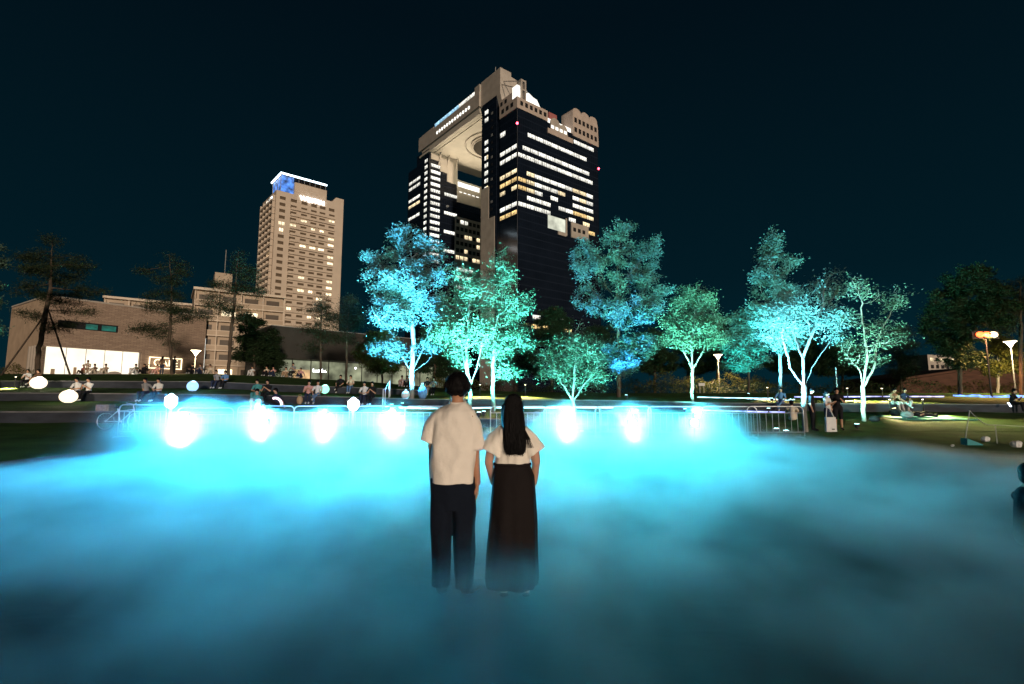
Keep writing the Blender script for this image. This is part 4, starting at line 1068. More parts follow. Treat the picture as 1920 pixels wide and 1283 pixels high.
GP = 'dark pines along the lawn crest'
def pine(label, u, depth, pads, trunk_uv, seed, base_r=0.16, n=230, per=10, leaf=None):
    pads = [(a, b_, c * 1.05, d * 1.5) for a, b_, c, d in pads]
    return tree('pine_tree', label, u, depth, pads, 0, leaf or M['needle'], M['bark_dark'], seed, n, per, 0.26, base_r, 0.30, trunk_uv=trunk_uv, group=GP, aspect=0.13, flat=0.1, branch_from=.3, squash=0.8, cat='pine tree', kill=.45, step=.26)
pine('broad leaning pine propped by two long poles', 65, 45, [(100, 455, 22, 9), (62, 485, 38, 10), (138, 495, 38, 12), (88, 515, 58, 12), (40, 545, 34, 9), (150, 545, 36, 9), (95, 560, 40, 8), (172, 585, 20, 6), (45, 590, 28, 7), (140, 610, 26, 6)], [(72, 660), (85, 590), (95, 540), (98, 450)], 21, 0.24, 300)
pine('slim layered pine standing in front of the brick hall sign', 320, 45, [(316, 482, 16, 6), (330, 500, 22, 8), (278, 512, 22, 7), (318, 530, 30, 8), (345, 515, 14, 6), (275, 555, 18, 6), (330, 555, 26, 8), (300, 578, 42, 8), (358, 588, 32, 8), (385, 592, 18, 6), (268, 618, 28, 9), (322, 645, 12, 8)], [(318, 640), (322, 560), (318, 478)], 22, 0.16)
pine('tall pine with open layered branches before the apartment block', 425, 45, [(447, 478, 14, 8), (446, 508, 28, 12), (430, 540, 32, 13), (482, 548, 28, 8), (412, 575, 30, 12), (450, 585, 28, 10), (405, 555, 18, 8), (470, 520, 16, 8)], [(432, 640), (440, 560), (447, 472)], 23, 0.18, 260)
pine('bushy pine in front of the dark pavilion', 600, 46, [(606, 560, 14, 8), (600, 582, 28, 10), (625, 598, 20, 11), (590, 615, 30, 9), (612, 632, 30, 9), (585, 655, 22, 7)], [(601, 640), (604, 555)], 24, 0.13)
pine('thin dark pine beside the bushy one by the pavilion', 648, 46, [(656, 575, 26, 16), (640, 610, 26, 12), (668, 605, 22, 14), (650, 640, 22, 8)], [(650, 640), (655, 565)], 25, 0.13)
pine('dark pine at the path under the glowing street lamp', 1915, 40, [(1902, 560, 26, 18), (1885, 585, 20, 10), (1918, 535, 20, 12), (1900, 610, 30, 10), (1935, 575, 30, 20)], [(1914, 650), (1912, 530)], 26, 0.16)
pine('low dark conifer behind the seated pair on the lawn', 1690, 55, [(1690, 625, 22, 10), (1688, 650, 32, 10), (1692, 675, 34, 10), (1690, 698, 34, 8)], [(1690, 680), (1690, 610)], 27, 0.14)
for a, b_, lb in (((88, 585), (2, 700), 'long timber prop leaning from the pine towards the picture edge'), ((92, 585), (133, 694), 'long timber prop leaning from the pine towards the glowing shop front')):
    p, q = at(*a, 45), at(b_[0], b_[1], 44.2); q.z = ground_z(q.x, q.y) - .05
    mb = MB(); mb.tube([q, q.lerp(p, .5), p], [0.075, .07, .06], 8); o = mb.build('timber_prop', M['bark_dark'], smooth=True); tag(o, lb, 'prop', 'timber props of the leaning pine')
GD = 'dark broadleaf trees behind the lawn'
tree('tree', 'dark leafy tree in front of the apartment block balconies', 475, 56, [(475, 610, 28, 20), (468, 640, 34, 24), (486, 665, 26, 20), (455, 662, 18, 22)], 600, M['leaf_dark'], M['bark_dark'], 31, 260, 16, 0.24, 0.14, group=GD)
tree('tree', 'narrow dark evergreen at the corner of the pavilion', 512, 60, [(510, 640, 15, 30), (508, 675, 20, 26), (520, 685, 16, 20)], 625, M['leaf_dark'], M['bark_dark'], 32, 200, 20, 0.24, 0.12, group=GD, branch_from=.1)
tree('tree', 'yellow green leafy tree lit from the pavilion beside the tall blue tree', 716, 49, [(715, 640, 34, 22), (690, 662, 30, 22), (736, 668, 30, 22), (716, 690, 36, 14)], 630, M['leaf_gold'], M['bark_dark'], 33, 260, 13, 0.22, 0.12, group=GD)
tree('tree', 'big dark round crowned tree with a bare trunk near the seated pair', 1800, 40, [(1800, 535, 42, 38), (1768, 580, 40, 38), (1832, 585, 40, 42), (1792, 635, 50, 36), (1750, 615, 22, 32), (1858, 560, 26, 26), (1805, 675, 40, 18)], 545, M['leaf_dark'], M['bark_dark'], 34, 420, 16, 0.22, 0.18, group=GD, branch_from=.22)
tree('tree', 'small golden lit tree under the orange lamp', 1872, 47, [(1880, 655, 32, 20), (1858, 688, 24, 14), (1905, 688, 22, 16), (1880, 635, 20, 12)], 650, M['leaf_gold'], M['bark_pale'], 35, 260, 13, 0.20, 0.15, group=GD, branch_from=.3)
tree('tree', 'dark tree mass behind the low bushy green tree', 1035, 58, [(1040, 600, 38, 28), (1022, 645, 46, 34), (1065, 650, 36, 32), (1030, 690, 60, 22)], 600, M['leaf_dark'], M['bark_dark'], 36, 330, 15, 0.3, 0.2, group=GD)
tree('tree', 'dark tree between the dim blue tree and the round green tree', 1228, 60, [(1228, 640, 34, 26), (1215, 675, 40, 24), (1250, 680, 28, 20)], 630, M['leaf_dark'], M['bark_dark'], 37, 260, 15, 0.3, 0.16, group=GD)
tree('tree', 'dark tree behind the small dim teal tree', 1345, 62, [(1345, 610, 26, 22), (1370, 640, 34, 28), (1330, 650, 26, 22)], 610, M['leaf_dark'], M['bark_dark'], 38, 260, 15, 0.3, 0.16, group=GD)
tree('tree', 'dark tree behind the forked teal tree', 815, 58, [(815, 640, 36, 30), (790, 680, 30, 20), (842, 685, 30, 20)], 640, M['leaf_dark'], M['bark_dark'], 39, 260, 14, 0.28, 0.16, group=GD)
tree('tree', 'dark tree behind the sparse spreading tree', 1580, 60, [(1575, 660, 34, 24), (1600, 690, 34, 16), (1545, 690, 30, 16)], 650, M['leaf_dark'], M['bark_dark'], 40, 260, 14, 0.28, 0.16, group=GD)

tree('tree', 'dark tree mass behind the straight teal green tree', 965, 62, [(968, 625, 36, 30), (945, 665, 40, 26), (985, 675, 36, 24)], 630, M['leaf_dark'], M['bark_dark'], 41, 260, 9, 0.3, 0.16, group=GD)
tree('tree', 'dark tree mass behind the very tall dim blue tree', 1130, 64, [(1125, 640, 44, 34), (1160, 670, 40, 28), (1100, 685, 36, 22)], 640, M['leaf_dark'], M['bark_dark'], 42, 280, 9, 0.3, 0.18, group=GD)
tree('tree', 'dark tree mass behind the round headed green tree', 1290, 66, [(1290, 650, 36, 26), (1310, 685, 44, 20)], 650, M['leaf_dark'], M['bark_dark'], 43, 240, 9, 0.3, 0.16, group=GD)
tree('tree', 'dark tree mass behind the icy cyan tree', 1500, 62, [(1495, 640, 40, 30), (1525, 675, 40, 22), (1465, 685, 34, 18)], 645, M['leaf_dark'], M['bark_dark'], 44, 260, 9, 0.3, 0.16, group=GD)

def hedge(name, label, pts, width, h, leaf, seed, dens=60, size=0.16, cat='hedge', group=None):
    """clipped or loose bank of leaves along a line of (u, depth) points"""
    rng = np.random.default_rng(seed)
    w = [on_ground(*p) for p in pts]
    o0 = w[0].copy(); t = empty(name, o0, 0, label, cat, group)
    C = []; core = MB()
    for a, b_ in zip(w[:-1], w[1:]):
        L = (b_ - a).length; k = int(L * dens)
        s = rng.uniform(0, 1, k)
        c = np.array(a - o0)[None] + np.array(b_ - a)[None] * s[:, None]
        hh = h * (0.75 + 0.35 * np.sin(s * L * 1.3 + seed) * np.sin(s * L * 0.47))
        ang = rng.uniform(0, math.pi, k); rr = rng.uniform(.75, 1, k)
        c[:, 1] += np.cos(ang) * width / 2 * rr * -1; c[:, 2] += np.sin(ang) * hh * rr
        C.append(c)
        nst = max(2, int(L / 1.4))
        for j in range(nst):
            q = a.lerp(b_, (j + .5) / nst) - o0
            core.tube([(q.x, q.y, -.1), (q.x + rng.normal(0, .1), q.y, h * .6)], [.03, .015], 5)
    core.build('stem', M['bark_dark'], t)['kind'] = 'stuff'
    v, f = leaf_cloud(rng, np.vstack(C), (.12, .12, .12), 5, size, 0.55)
    link_mesh('foliage', mesh_np('foliage', v, f, leaf), None, t)
hedge('hedge', 'long dark clipped hedge along the crest behind the coloured trees', [(960, 53), (1150, 53), (1320, 53), (1480, 53)], 2.0, 1.3, M['leaf_dark'], 51)
hedge('hedge', 'dark hedge along the crest behind the sparse spreading tree', [(1490, 53), (1620, 52), (1760, 51)], 2.0, 1.5, M['leaf_dark'], 52)
hedge('shrub_bank', 'golden lit bank of shrubs under the middle street lamp', [(1180, 57), (1300, 57), (1455, 57)], 3.0, 2.6, M['leaf_gold'], 53, 60, 0.2, 'shrubs')
hedge('shrub_bank', 'low shrubs at the foot of the small golden tree', [(1765, 52), (1850, 51), (1935, 50)], 2.4, 1.2, M['leaf_gold'], 54, 50, 0.18, 'shrubs')
hedge('shrub_bank', 'yellow lit shrubs beyond the leaning pine and its prop', [(-20, 62), (40, 62), (52, 62)], 2.4, 2.0, M['leaf_gold'], 55, 50, 0.2, 'shrubs')
hedge('shrub_bank', 'leafy planting in front of the pavilion glass', [(455, 60), (520, 60), (560, 61)], 2.0, 1.5, M['leaf_dark'], 56, 50, 0.2, 'shrubs')
hedge('shrub_bank', 'yellow shrub between the shop front and the framed sign', [(262, 74), (274, 74)], 1.6, 3.4, M['leaf_gold'], 57, 90, 0.24, 'shrubs')
hedge('shrub_bank', 'brownish planting behind the man in the beige shirt', [(800, 55), (870, 55), (945, 55)], 2.4, 1.6, M['leaf_gold'], 58, 50, 0.2, 'shrubs')
# ================================================================ people
from mathutils import noise as mnoise
def capsule(mb, a, b_, ra, rb, n=12, sx=1.0):
    a, b_ = Vector(a), Vector(b_); d = (b_ - a); L = d.length or 1e-4; t = d / L
    x = t.orthogonal().normalized() if abs(t.z) < 0.999 else Vector((1, 0, 0)); y = t.cross(x)
    rings = []
    for k in range(5):
        q = math.pi / 2 * (1 - k / 4); rings.append((-ra * math.sin(q), max(1e-4, ra * math.cos(q))))
    for k in range(5):
        q = math.pi / 2 * k / 4; rings.append((L + rb * math.sin(q), max(1e-4, rb * math.cos(q))))
    vs = [a + t * s + (x * math.cos(2 * math.pi * k / n) + y * math.sin(2 * math.pi * k / n)) * r_ for s, r_ in rings for k in range(n)]
    m_ = len(rings)
    mb.add(vs, [(i * n + k, i * n + (k + 1) % n, (i + 1) * n + (k + 1) % n, (i + 1) * n + k) for i in range(m_ - 1) for k in range(n)] + [tuple(range(n - 1, -1, -1)), tuple((m_ - 1) * n + k for k in range(n))])

def ellipsoid(mb, c, s, n=16, m=10): mb.ball(c, 1.0, n, m, s)

def loft(mb, rings, n=40):
    """rings: (cx, cy, cz, rx, ry, power, fold amplitude, fold count, phase)"""
    vs = []
    for (cx, cy, cz, rx, ry, pw, fa, fc, ph) in rings:
        for k in range(n):
            a = 2 * math.pi * k / n; c, s = math.cos(a), math.sin(a)
            e = 2.0 / pw
            r_ = 1 + fa * math.sin(fc * a + ph)
            vs.append((cx + rx * r_ * math.copysign(abs(c) ** e, c), cy + ry * r_ * math.copysign(abs(s) ** e, s), cz))
    m_ = len(rings)
    mb.add(vs, [(i * n + k, i * n + (k + 1) % n, (i + 1) * n + (k + 1) % n, (i + 1) * n + k) for i in range(m_ - 1) for k in range(n)] + [tuple(range(n - 1, -1, -1)), tuple((m_ - 1) * n + k for k in range(n))])

def fuse(mb, voxel, smooth_it=3, disp=0.0, dscale=6.0, seed=0.0, stretch=(1, 1, 1)):
    """voxel-remesh overlapping pieces into ONE continuous surface and return the mesh"""
    me = mb.mesh('fuse')
    bm = bmesh.new(); bm.from_mesh(me); bmesh.ops.recalc_face_normals(bm, faces=bm.faces); bm.to_mesh(me); bm.free()
    o = bpy.data.objects.new('fuse', me); COL.objects.link(o)
    r_ = o.modifiers.new('r', 'REMESH'); r_.mode = 'VOXEL'; r_.voxel_size = voxel
    if smooth_it:
        s_ = o.modifiers.new('s', 'SMOOTH'); s_.iterations = smooth_it; s_.factor = 0.5
    dg = bpy.context.evaluated_depsgraph_get()
    out = bpy.data.meshes.new_from_object(o.evaluated_get(dg))
    bpy.data.objects.remove(o); bpy.data.meshes.remove(me)
    if disp:
        out.update()
        nv = len(out.vertices); co = np.zeros(nv * 3, np.float32); out.vertices.foreach_get('co', co); co = co.reshape(-1, 3)
        no = np.zeros(nv * 3, np.float32); out.vertices.foreach_get('normal', no); no = no.reshape(-1, 3)
        q = co * np.array(stretch) * dscale + np.array((seed, seed * 2, 0))
        k = np.array([mnoise.noise(a) + 0.5 * mnoise.noise([a[0] * 2.1, a[1] * 2.1, a[2] * 2.1]) for a in q.tolist()])
        out.vertices.foreach_set('co', (co + no * (disp * k)[:, None]).astype(np.float32).ravel())
    out.polygons.foreach_set('use_smooth', [True] * len(out.polygons)); out.update()
    return out

def finger_hand(mb, wrist, direction, side, palm_n, size=1.0, curl=0.35):
    """palm + four unequal bent fingers + thumb leaving the side of the palm"""
    w = Vector(wrist); d = Vector(direction).normalized(); s = Vector(side).normalized(); pn = Vector(palm_n).normalized()
    k = size
    for j in range(4):
        o = (j - 1.5) * 0.020 * k
        capsule(mb, w + s * o * 0.5, w + d * 0.085 * k + s * o, 0.014 * k, 0.0115 * k, 8)
    for j, L in enumerate((0.062, 0.074, 0.069, 0.052)):
        o = (j - 1.5) * 0.021 * k; p0 = w + d * 0.085 * k + s * o
        a1 = curl; p1 = p0 + (d * math.cos(a1) + pn * math.sin(a1)) * L * 0.55 * k
        a2 = curl * 2.2; p2 = p1 + (d * math.cos(a2) + pn * math.sin(a2)) * L * 0.5 * k
        capsule(mb, p0, p1, 0.0100 * k, 0.0090 * k, 8); capsule(mb, p1, p2, 0.0090 * k, 0.0072 * k, 8)
    b0 = w + d * 0.025 * k - s * 0.026 * k; b1 = b0 + (d * 0.7 - s * 0.6 + pn * .3).normalized() * 0.04 * k; b2 = b1 + (d * 0.95 - s * 0.1 + pn * .3).normalized() * 0.032 * k
    capsule(mb, w + d * .01 * k - s * .01 * k, b0, .016 * k, .013 * k, 8); capsule(mb, b0, b1, .0125 * k, .0105 * k, 8); capsule(mb, b1, b2, .0105 * k, .008 * k, 8)

M['skin'] = pmat('skin', (0.46, 0.26, 0.17), 0.55, var=0.08, scale=8)
M['skin_tan'] = pmat('skin_tan', (0.40, 0.20, 0.115), 0.55, var=0.08, scale=8)
M['hair'] = pmat('hair', (0.004, 0.0035, 0.004), 0.55, spec=0.08, bump=0.4, bscale=60, stretch=(3, 3, .25), dist=.01)
def cloth(name, col, rough=0.9, weave=260.0, var=.05):
    return pmat(name, col, rough, var=var, scale=7, bump=0.55, bscale=13, spec=0.15, dist=.02)
CD = 4.2
def cp(u, v, dy=0.0):
    p = at(u, v, CD); return (p.x, CD + dy, p.z)
def span(v, ul, ur):
    a, b_ = cp(ul, v), cp(ur, v); return (a[0] + b_[0]) / 2, a[2], (b_[0] - a[0]) / 2

def strands(rng, pts_dirs, n, L, w, mat, name, parent, fall):
    pass

def hair_strips(name, parent, roots, mat, width=0.006):
    """thin tapered ribbons lying on the hair; roots: list of polylines"""
    v, f = [], []
    for line in roots:
        b0 = len(v); m_ = len(line)
        for i, p in enumerate(line):
            p = Vector(p); t = Vector(line[min(i + 1, m_ - 1)]) - Vector(line[max(0, i - 1)])
            s = t.cross(Vector((0, 1, 0)))
            s = s.normalized() if s.length > 1e-6 else Vector((1, 0, 0))
            w = width * (1 - 0.8 * (i / (m_ - 1)) ** 2)
            v += [p - s * w / 2, p + s * w / 2]
        for i in range(m_ - 1): f.append((b0 + 2 * i, b0 + 2 * i + 1, b0 + 2 * i + 3, b0 + 2 * i + 2))
    mb = MB(); mb.add(v, f); o = mb.build(name, mat, parent, smooth=True); o['kind'] = 'stuff'
    return o

def man():
    rng = random.Random(3)
    bx = cp(850, 900)[0]
    t = empty('person', (bx, CD, 0), 0, 'man from behind standing in the pool in loose beige shirt and dark trousers', 'person')
    O = Vector((bx, CD, 0))
    def L(u, v, dy=0.0): return Vector(cp(u, v, dy)) - O
    # ---- body: head, neck, torso core, arms with hands, legs, one surface
    mb = MB()
    hc = L(858, 728)
    ellipsoid(mb, hc + Vector((0, .01, 0.005)), (0.076, 0.094, 0.112)); ellipsoid(mb, hc + Vector((0, .035, -0.055)), (0.058, 0.062, 0.062))
    capsule(mb, hc + Vector((0, .104, -.008)), hc + Vector((0, .118, -.03)), .008, .015, 8)                       # nose, on the far side
    for s in (-1, 1):
        ellipsoid(mb, hc + Vector((s * 0.074, .005, -0.014)), (0.012, 0.022, 0.034), 10, 8)                        # ears
        ellipsoid(mb, hc + Vector((s * 0.03, .092, .012)), (.014, .01, .008), 8, 6)                                # brow / eyes
    ellipsoid(mb, hc + Vector((0, .094, -.066)), (.024, .008, .009), 8, 6)                                         # mouth
    capsule(mb, L(858, 742), L(856, 776), 0.053, 0.052); capsule(mb, L(856, 802), L(852, 900), 0.09, 0.09); capsule(mb, L(832, 786), L(880, 786), .05, .05)
    capsule(mb, L(826, 782), L(812, 835, .02), .052, .046); capsule(mb, L(812, 835, .02), L(810, 902, .06), .042, .029)
    capsule(mb, L(884, 784), L(889, 838, .01), .052, .045); capsule(mb, L(889, 838, .01), L(894, 906, .04), .042, .029)
    finger_hand(mb, L(894, 908, .04), (0.03, .06, -1), (0, 1, 0), (-1, 0, 0), 0.98)
    finger_hand(mb, L(810, 904, .06), (0.0, .06, -1), (0, 1, 0), (1, 0, 0), 0.98)
    for uu in (829, 868): capsule(mb, L(uu, 910), L(uu, 1090), .08, .05)
    link_mesh('body', fuse(mb, 0.006, 2), M['skin_tan'], t)
    # ---- hair: short, full at the crown, tapered to the nape
    mb = MB()
    ellipsoid(mb, hc + Vector((0, -.005, .035)), (0.102, 0.110, 0.100), 24, 14)
    ellipsoid(mb, hc + Vector((0, -.035, -.005)), (0.100, 0.085, 0.062), 20, 12); ellipsoid(mb, hc + Vector((0, .03, -.008)), (0.098, 0.075, 0.062), 20, 12); ellipsoid(mb, hc + Vector((0.0, -.042, -.035)), (0.070, 0.046, 0.038), 16, 10)
    h = link_mesh('hair', fuse(mb, 0.006, 4, 0.008, 22, 3.0, (1, 1, .4)), M['hair'], t)
    roots = []
    for k in range(420):
        a = rng.uniform(0, 2 * math.pi); e = rng.uniform(-.1, 1.35)
        d = Vector((math.cos(a) * math.cos(e), math.sin(a) * math.cos(e), math.sin(e)))
        p = hc + Vector((0, -.005, .035)) + Vector((d.x * .096, d.y * .107, d.z * .097))
        q = p + Vector((d.x * .012, d.y * .012, -.035)); r_ = q + Vector((d.x * -.004, d.y * -.004, -.03)) + Vector((rng.uniform(-.01, .01), rng.uniform(-.01, .01), 0))
        roots.append([p, p.lerp(q, .5) + d * .006, q, r_])
    hair_strips('hair_strand', h, roots, M['hair'], 0.005)
    # ---- T-shirt: boxy, dropped shoulders, wide sleeves, hem hanging free
    M['shirt_beige'] = cloth('shirt_beige', (0.80, 0.73, 0.655))
    mb = MB(); rs = []
    for v, ul, ur, ry, pw, fa in ((757, 841, 875, .068, 2.0, 0), (760, 835, 880, .085, 2.0, 0), (764, 826, 884, .100, 2.1, 0), (772, 817, 889, .115, 2.3, .003), (790, 811, 892, .130, 2.5, .005), (820, 809, 892, .138, 2.6, .010), (850, 808, 891, .140, 2.6, .014), (880, 808, 890, .140, 2.6, .020), (905, 807, 890, .142, 2.6, .026)):
        x, z, rx = span(v, ul, ur); rs.append((x - bx, 0.012, z, rx, ry, pw, fa, 7, v * .02))
    loft(mb, rs[::-1], 56)
    mb.tube([L(830, 772), L(818, 786), L(810, 804), L(802, 829)], [.050, .064, .069, .074], 24)
    mb.tube([L(878, 772), L(885, 790), L(889, 812), L(891, 842)], [.050, .064, .070, .077], 24)
    capsule(mb, L(857, 764), L(857, 768), .056, .06, 20)
    sh = fuse(mb, 0.007, 3, 0.017, 8.0, 1.0, (1, 1, .6))
    # cut the sleeve bottoms and hem level so they end in clean edges
    for v_ in sh.vertices:
        c = v_.co; hz = cp(850, 905 + (c.x) * 8)[2]
        if c.z < hz: c.z = hz - 0.1 * (hz - c.z)
    so = link_mesh('shirt', sh, M['shirt_beige'], t)
    mb = MB(); x, z, rx = span(757, 843, 873)
    ring = [(x - bx + .064 * math.cos(a), 0.012 + .062 * math.sin(a), z + .012 + .012 * math.sin(a)) for a in np.linspace(0, 2 * math.pi, 33)]
    mb.tube(ring, .009, 8); mb.build('collar', M['shirt_beige'], so, smooth=True)
    # ---- wide trousers
    M['trousers'] = cloth('trousers', (0.006, 0.009, 0.017), .95)
    mb = MB()
    for c0, tw in ((828, [(896, 808, 850), (930, 808, 851), (960, 808, 847), (1010, 808, 845), (1060, 810, 845), (1096, 812, 845)]), (869, [(896, 848, 890), (930, 847, 891), (960, 849, 891), (1010, 850, 890), (1060, 850, 888), (1098, 851, 888)])):
        rs = []
        for i, (v, ul, ur) in enumerate(tw):
            x, z, rx = span(v, ul, ur); rs.append((x - bx, .012, z, rx, .095 + .004 * i, 2.3, .02 + .006 * i, 5, c0 + v * .01))
        loft(mb, rs[::-1], 40)
    x, z, rx = span(915, 808, 890); loft(mb, [(x - bx, .012, cp(850, 955)[2], rx * .97, .10, 2.5, 0, 1, 0), (x - bx, .012, cp(850, 920)[2], rx, .115, 2.5, 0, 1, 0), (x - bx, .012, cp(850, 893)[2], rx * .95, .115, 2.5, 0, 1, 0)], 40)
    link_mesh('trousers', fuse(mb, .007, 2, .014, 7, 8.0, (1, 1, .5)), M['trousers'], t)
    M['shoe_black'] = pmat('shoe_black', (.012, .012, .014), .5)
    for (uu, dirx, nm) in ((829, -.03, 'shoe'), (874, .10, 'shoe')):
        mb = MB(); b0 = L(uu, 1098); b0.z = .05
        capsule(mb, b0, b0 + Vector((dirx, .13, -.012)), .05, .04, 14); capsule(mb, b0 + Vector((0, 0, .0)), b0 + Vector((0, .02, .05)), .05, .045, 12); capsule(mb, b0 + Vector((dirx * .4, .02, -.022)), b0 + Vector((dirx * 1.1, .16, -.022)), .03, .027, 12)
        me = fuse(mb, .007, 2)
        for v_ in me.vertices: v_.co.z = max(v_.co.z, 0.002)
        link_mesh('shoe', me, M['shoe_black'], t)
    return t
man()

def woman():
    rng = random.Random(8)
    bx = cp(961, 900)[0]; O = Vector((bx, CD, 0))
    def L(u, v, dy=0.0): return Vector(cp(u, v, dy)) - O
    t = empty('person', (bx, CD, 0), 0, 'woman from behind in the pool with long black hair and dark skirt', 'person')
    mb = MB(); hc = L(962, 767)
    ellipsoid(mb, hc + Vector((0, .015, .0)), (0.070, 0.086, 0.104)); ellipsoid(mb, hc + Vector((0, .035, -.055)), (.05, .056, .056))
    capsule(mb, hc + Vector((0, .098, -.008)), hc + Vector((0, .112, -.026)), .007, .012, 8)
    for s in (-1, 1): ellipsoid(mb, hc + Vector((s * .074, .01, -.01)), (.010, .02, .03), 10, 8); ellipsoid(mb, hc + Vector((s * .028, .09, .012)), (.013, .01, .008), 8, 6)
    ellipsoid(mb, hc + Vector((0, .092, -.06)), (.02, .008, .008), 8, 6)
    capsule(mb, L(962, 780), L(962, 812), .044, .046); capsule(mb, L(962, 830), L(962, 900), .08, .08)
    for s, sh, el_, wr in ((-1, (926, 822), (916, 866), (925, 907)), (1, (998, 822), (1005, 866), (1002, 907))):
        capsule(mb, L(*sh), L(*el_, dy=-.005), .046, .036); capsule(mb, L(*el_, dy=-.005), L(*wr, dy=.06), .034, .026)
        finger_hand(mb, L(*wr, dy=.06), (-s * .25, .55, -.8), (0, .8, .55), (-s, 0, 0), .88, .5)
    capsule(mb, L(962, 900), L(962, 930), .085, .08)
    for uu in (945, 986): capsule(mb, L(962, 925), L(uu, 1060), .08, .05); capsule(mb, L(uu, 1060), Vector((L(uu, 1104).x, 0, .06)), .05, .032); capsule(mb, Vector((L(uu, 1104).x, -.01, .035)), Vector((L(uu, 1104).x, .13, .025)), .03, .025)
    me = fuse(mb, .006, 2)
    for v_ in me.vertices: v_.co.z = max(v_.co.z, .004)
    link_mesh('body', me, M['skin'], t)
    # ---- long straight hair
    mb = MB()
    ellipsoid(mb, hc + Vector((0, -.005, .016)), (.084, .104, .108), 24, 14)
    rs = []
    for v, ul, ur, y, ry in ((760, 941, 981, -.01, .09), (780, 941, 981, -.03, .085), (800, 943, 981, -.06, .07), (815, 944, 984, -.085, .055), (830, 945, 987, -.10, .045), (842, 947, 986, -.105, .036), (850, 950, 983, -.108, .02)):
        x, z, rx = span(v, ul, ur); rs.append((x - bx, y, z, rx, ry, 2.2, .03, 9, v * .03))
    loft(mb, rs[::-1], 44)
    h = link_mesh('hair', fuse(mb, .006, 4, .010, 26, 5.0, (1, 1, .12)), M['hair'], t)
    roots = []
    for k in range(620):
        f = rng.uniform(-1, 1); e = rng.uniform(-.2, 1.2)
        p = hc + Vector((f * .078, -.02 - .085 * math.sqrt(max(0, 1 - f * f)) * math.cos(e * .6), .016 + .10 * max(0, math.sin(e)) * math.sqrt(max(0, 1 - f * f))))
        line = [p]; xe = L(966 + f * 20, 835).x; vend = rng.uniform(832, 853) if abs(f) < .8 else rng.uniform(815, 850)
        for s_ in (.33, .66, 1.0):
            vv = 770 + (vend - 770) * s_
            z = cp(962, vv)[2]; yy = -.105 - .05 * s_ * (1 - abs(f) * .5) + rng.uniform(-.012, .006)
            if abs(f) > .85: yy = -.05 - .07 * s_
            line.append(Vector((p.x + (xe - p.x) * s_ + rng.uniform(-.006, .006), yy, min(z, p.z - .02 * s_))))
        roots.append(line)
    for k in range(26):   # loose locks that fall over the shoulder
        u0 = 985 + rng.uniform(-3, 5); roots.append([L(981, 788, -.04), L(984, 805, -.07), L(u0 + 4, 822, -.11), L(u0 + 9 + rng.uniform(-4, 3), 838, -.12)])
    hair_strips('hair_strand', h, roots, M['hair'], .0042)
    # ---- blouse with wide puffed cape sleeves
    M['blouse'] = cloth('blouse', (0.82, 0.755, 0.67))
    mb = MB(); rs = []
    for v, ul, ur, ry, fa in ((799, 944, 980, .07, 0), (804, 934, 990, .085, 0), (815, 930, 996, .10, .005), (840, 932, 994, .108, .012), (858, 932, 994, .11, .02), (866, 930, 994, .112, .03), (873, 932, 990, .10, .02)):
        x, z, rx = span(v, ul, ur); rs.append((x - bx, .0, z, rx, ry, 2.3, fa, 9, v * .05))
    loft(mb, rs[::-1], 56)
    mb.tube([L(947, 806), L(934, 824), L(927, 838), L(921, 849)], [.052, .080, .096, .104], 26)
    mb.tube([L(978, 806), L(991, 824), L(997, 838), L(1003, 849)], [.052, .078, .092, .098], 26)
    bl = fuse(mb, .007, 3, .013, 10, 2.0, (1.3, 1, .5))
    bo = link_mesh('blouse', bl, M['blouse'], t)
    # ---- long A-line skirt
    M['skirt'] = cloth('skirt', (0.012, 0.009, 0.009), .85)
    mb = MB(); rs = []
    for i, (v, ul, ur, ry) in enumerate(((866, 928, 992, .105), (876, 927, 994, .112), (892, 925, 1000, .120), (930, 921, 1003, .130), (985, 917, 1005, .145), (1040, 913, 1007, .155), (1086, 910, 1010, .162), (1098, 912, 1006, .160))):
        x, z, rx = span(v, ul, ur); rs.append((x - bx, .0, z, rx, ry, 2.2, .004 + .007 * i, 9, .6 + i * .05))
    loft(mb, rs[::-1], 72)
    sk = link_mesh('skirt', fuse(mb, .008, 1, .012, 8, 4.0, (1, 1, .22)), M['skirt'], t)
    mb = MB(); x, z, rx = span(870, 928, 993)
    mb.tube([(x - bx + rx * 1.02 * math.cos(a), .112 * math.sin(a), z) for a in np.linspace(0, 2 * math.pi, 41)], .012, 8); mb.build('waistband', M['skirt'], sk, smooth=True)
    for uu in (945, 986):
        mb = MB(); q = L(uu, 1104); capsule(mb, Vector((q.x, -.03, .012)), Vector((q.x, .15, .010)), .034, .034, 12); me = fuse(mb, .008, 1)
        for v_ in me.vertices: v_.co.z = .002 + max(0, v_.co.z) * .5
        link_mesh('sandal', me, M['shoe_black'], t)
woman()

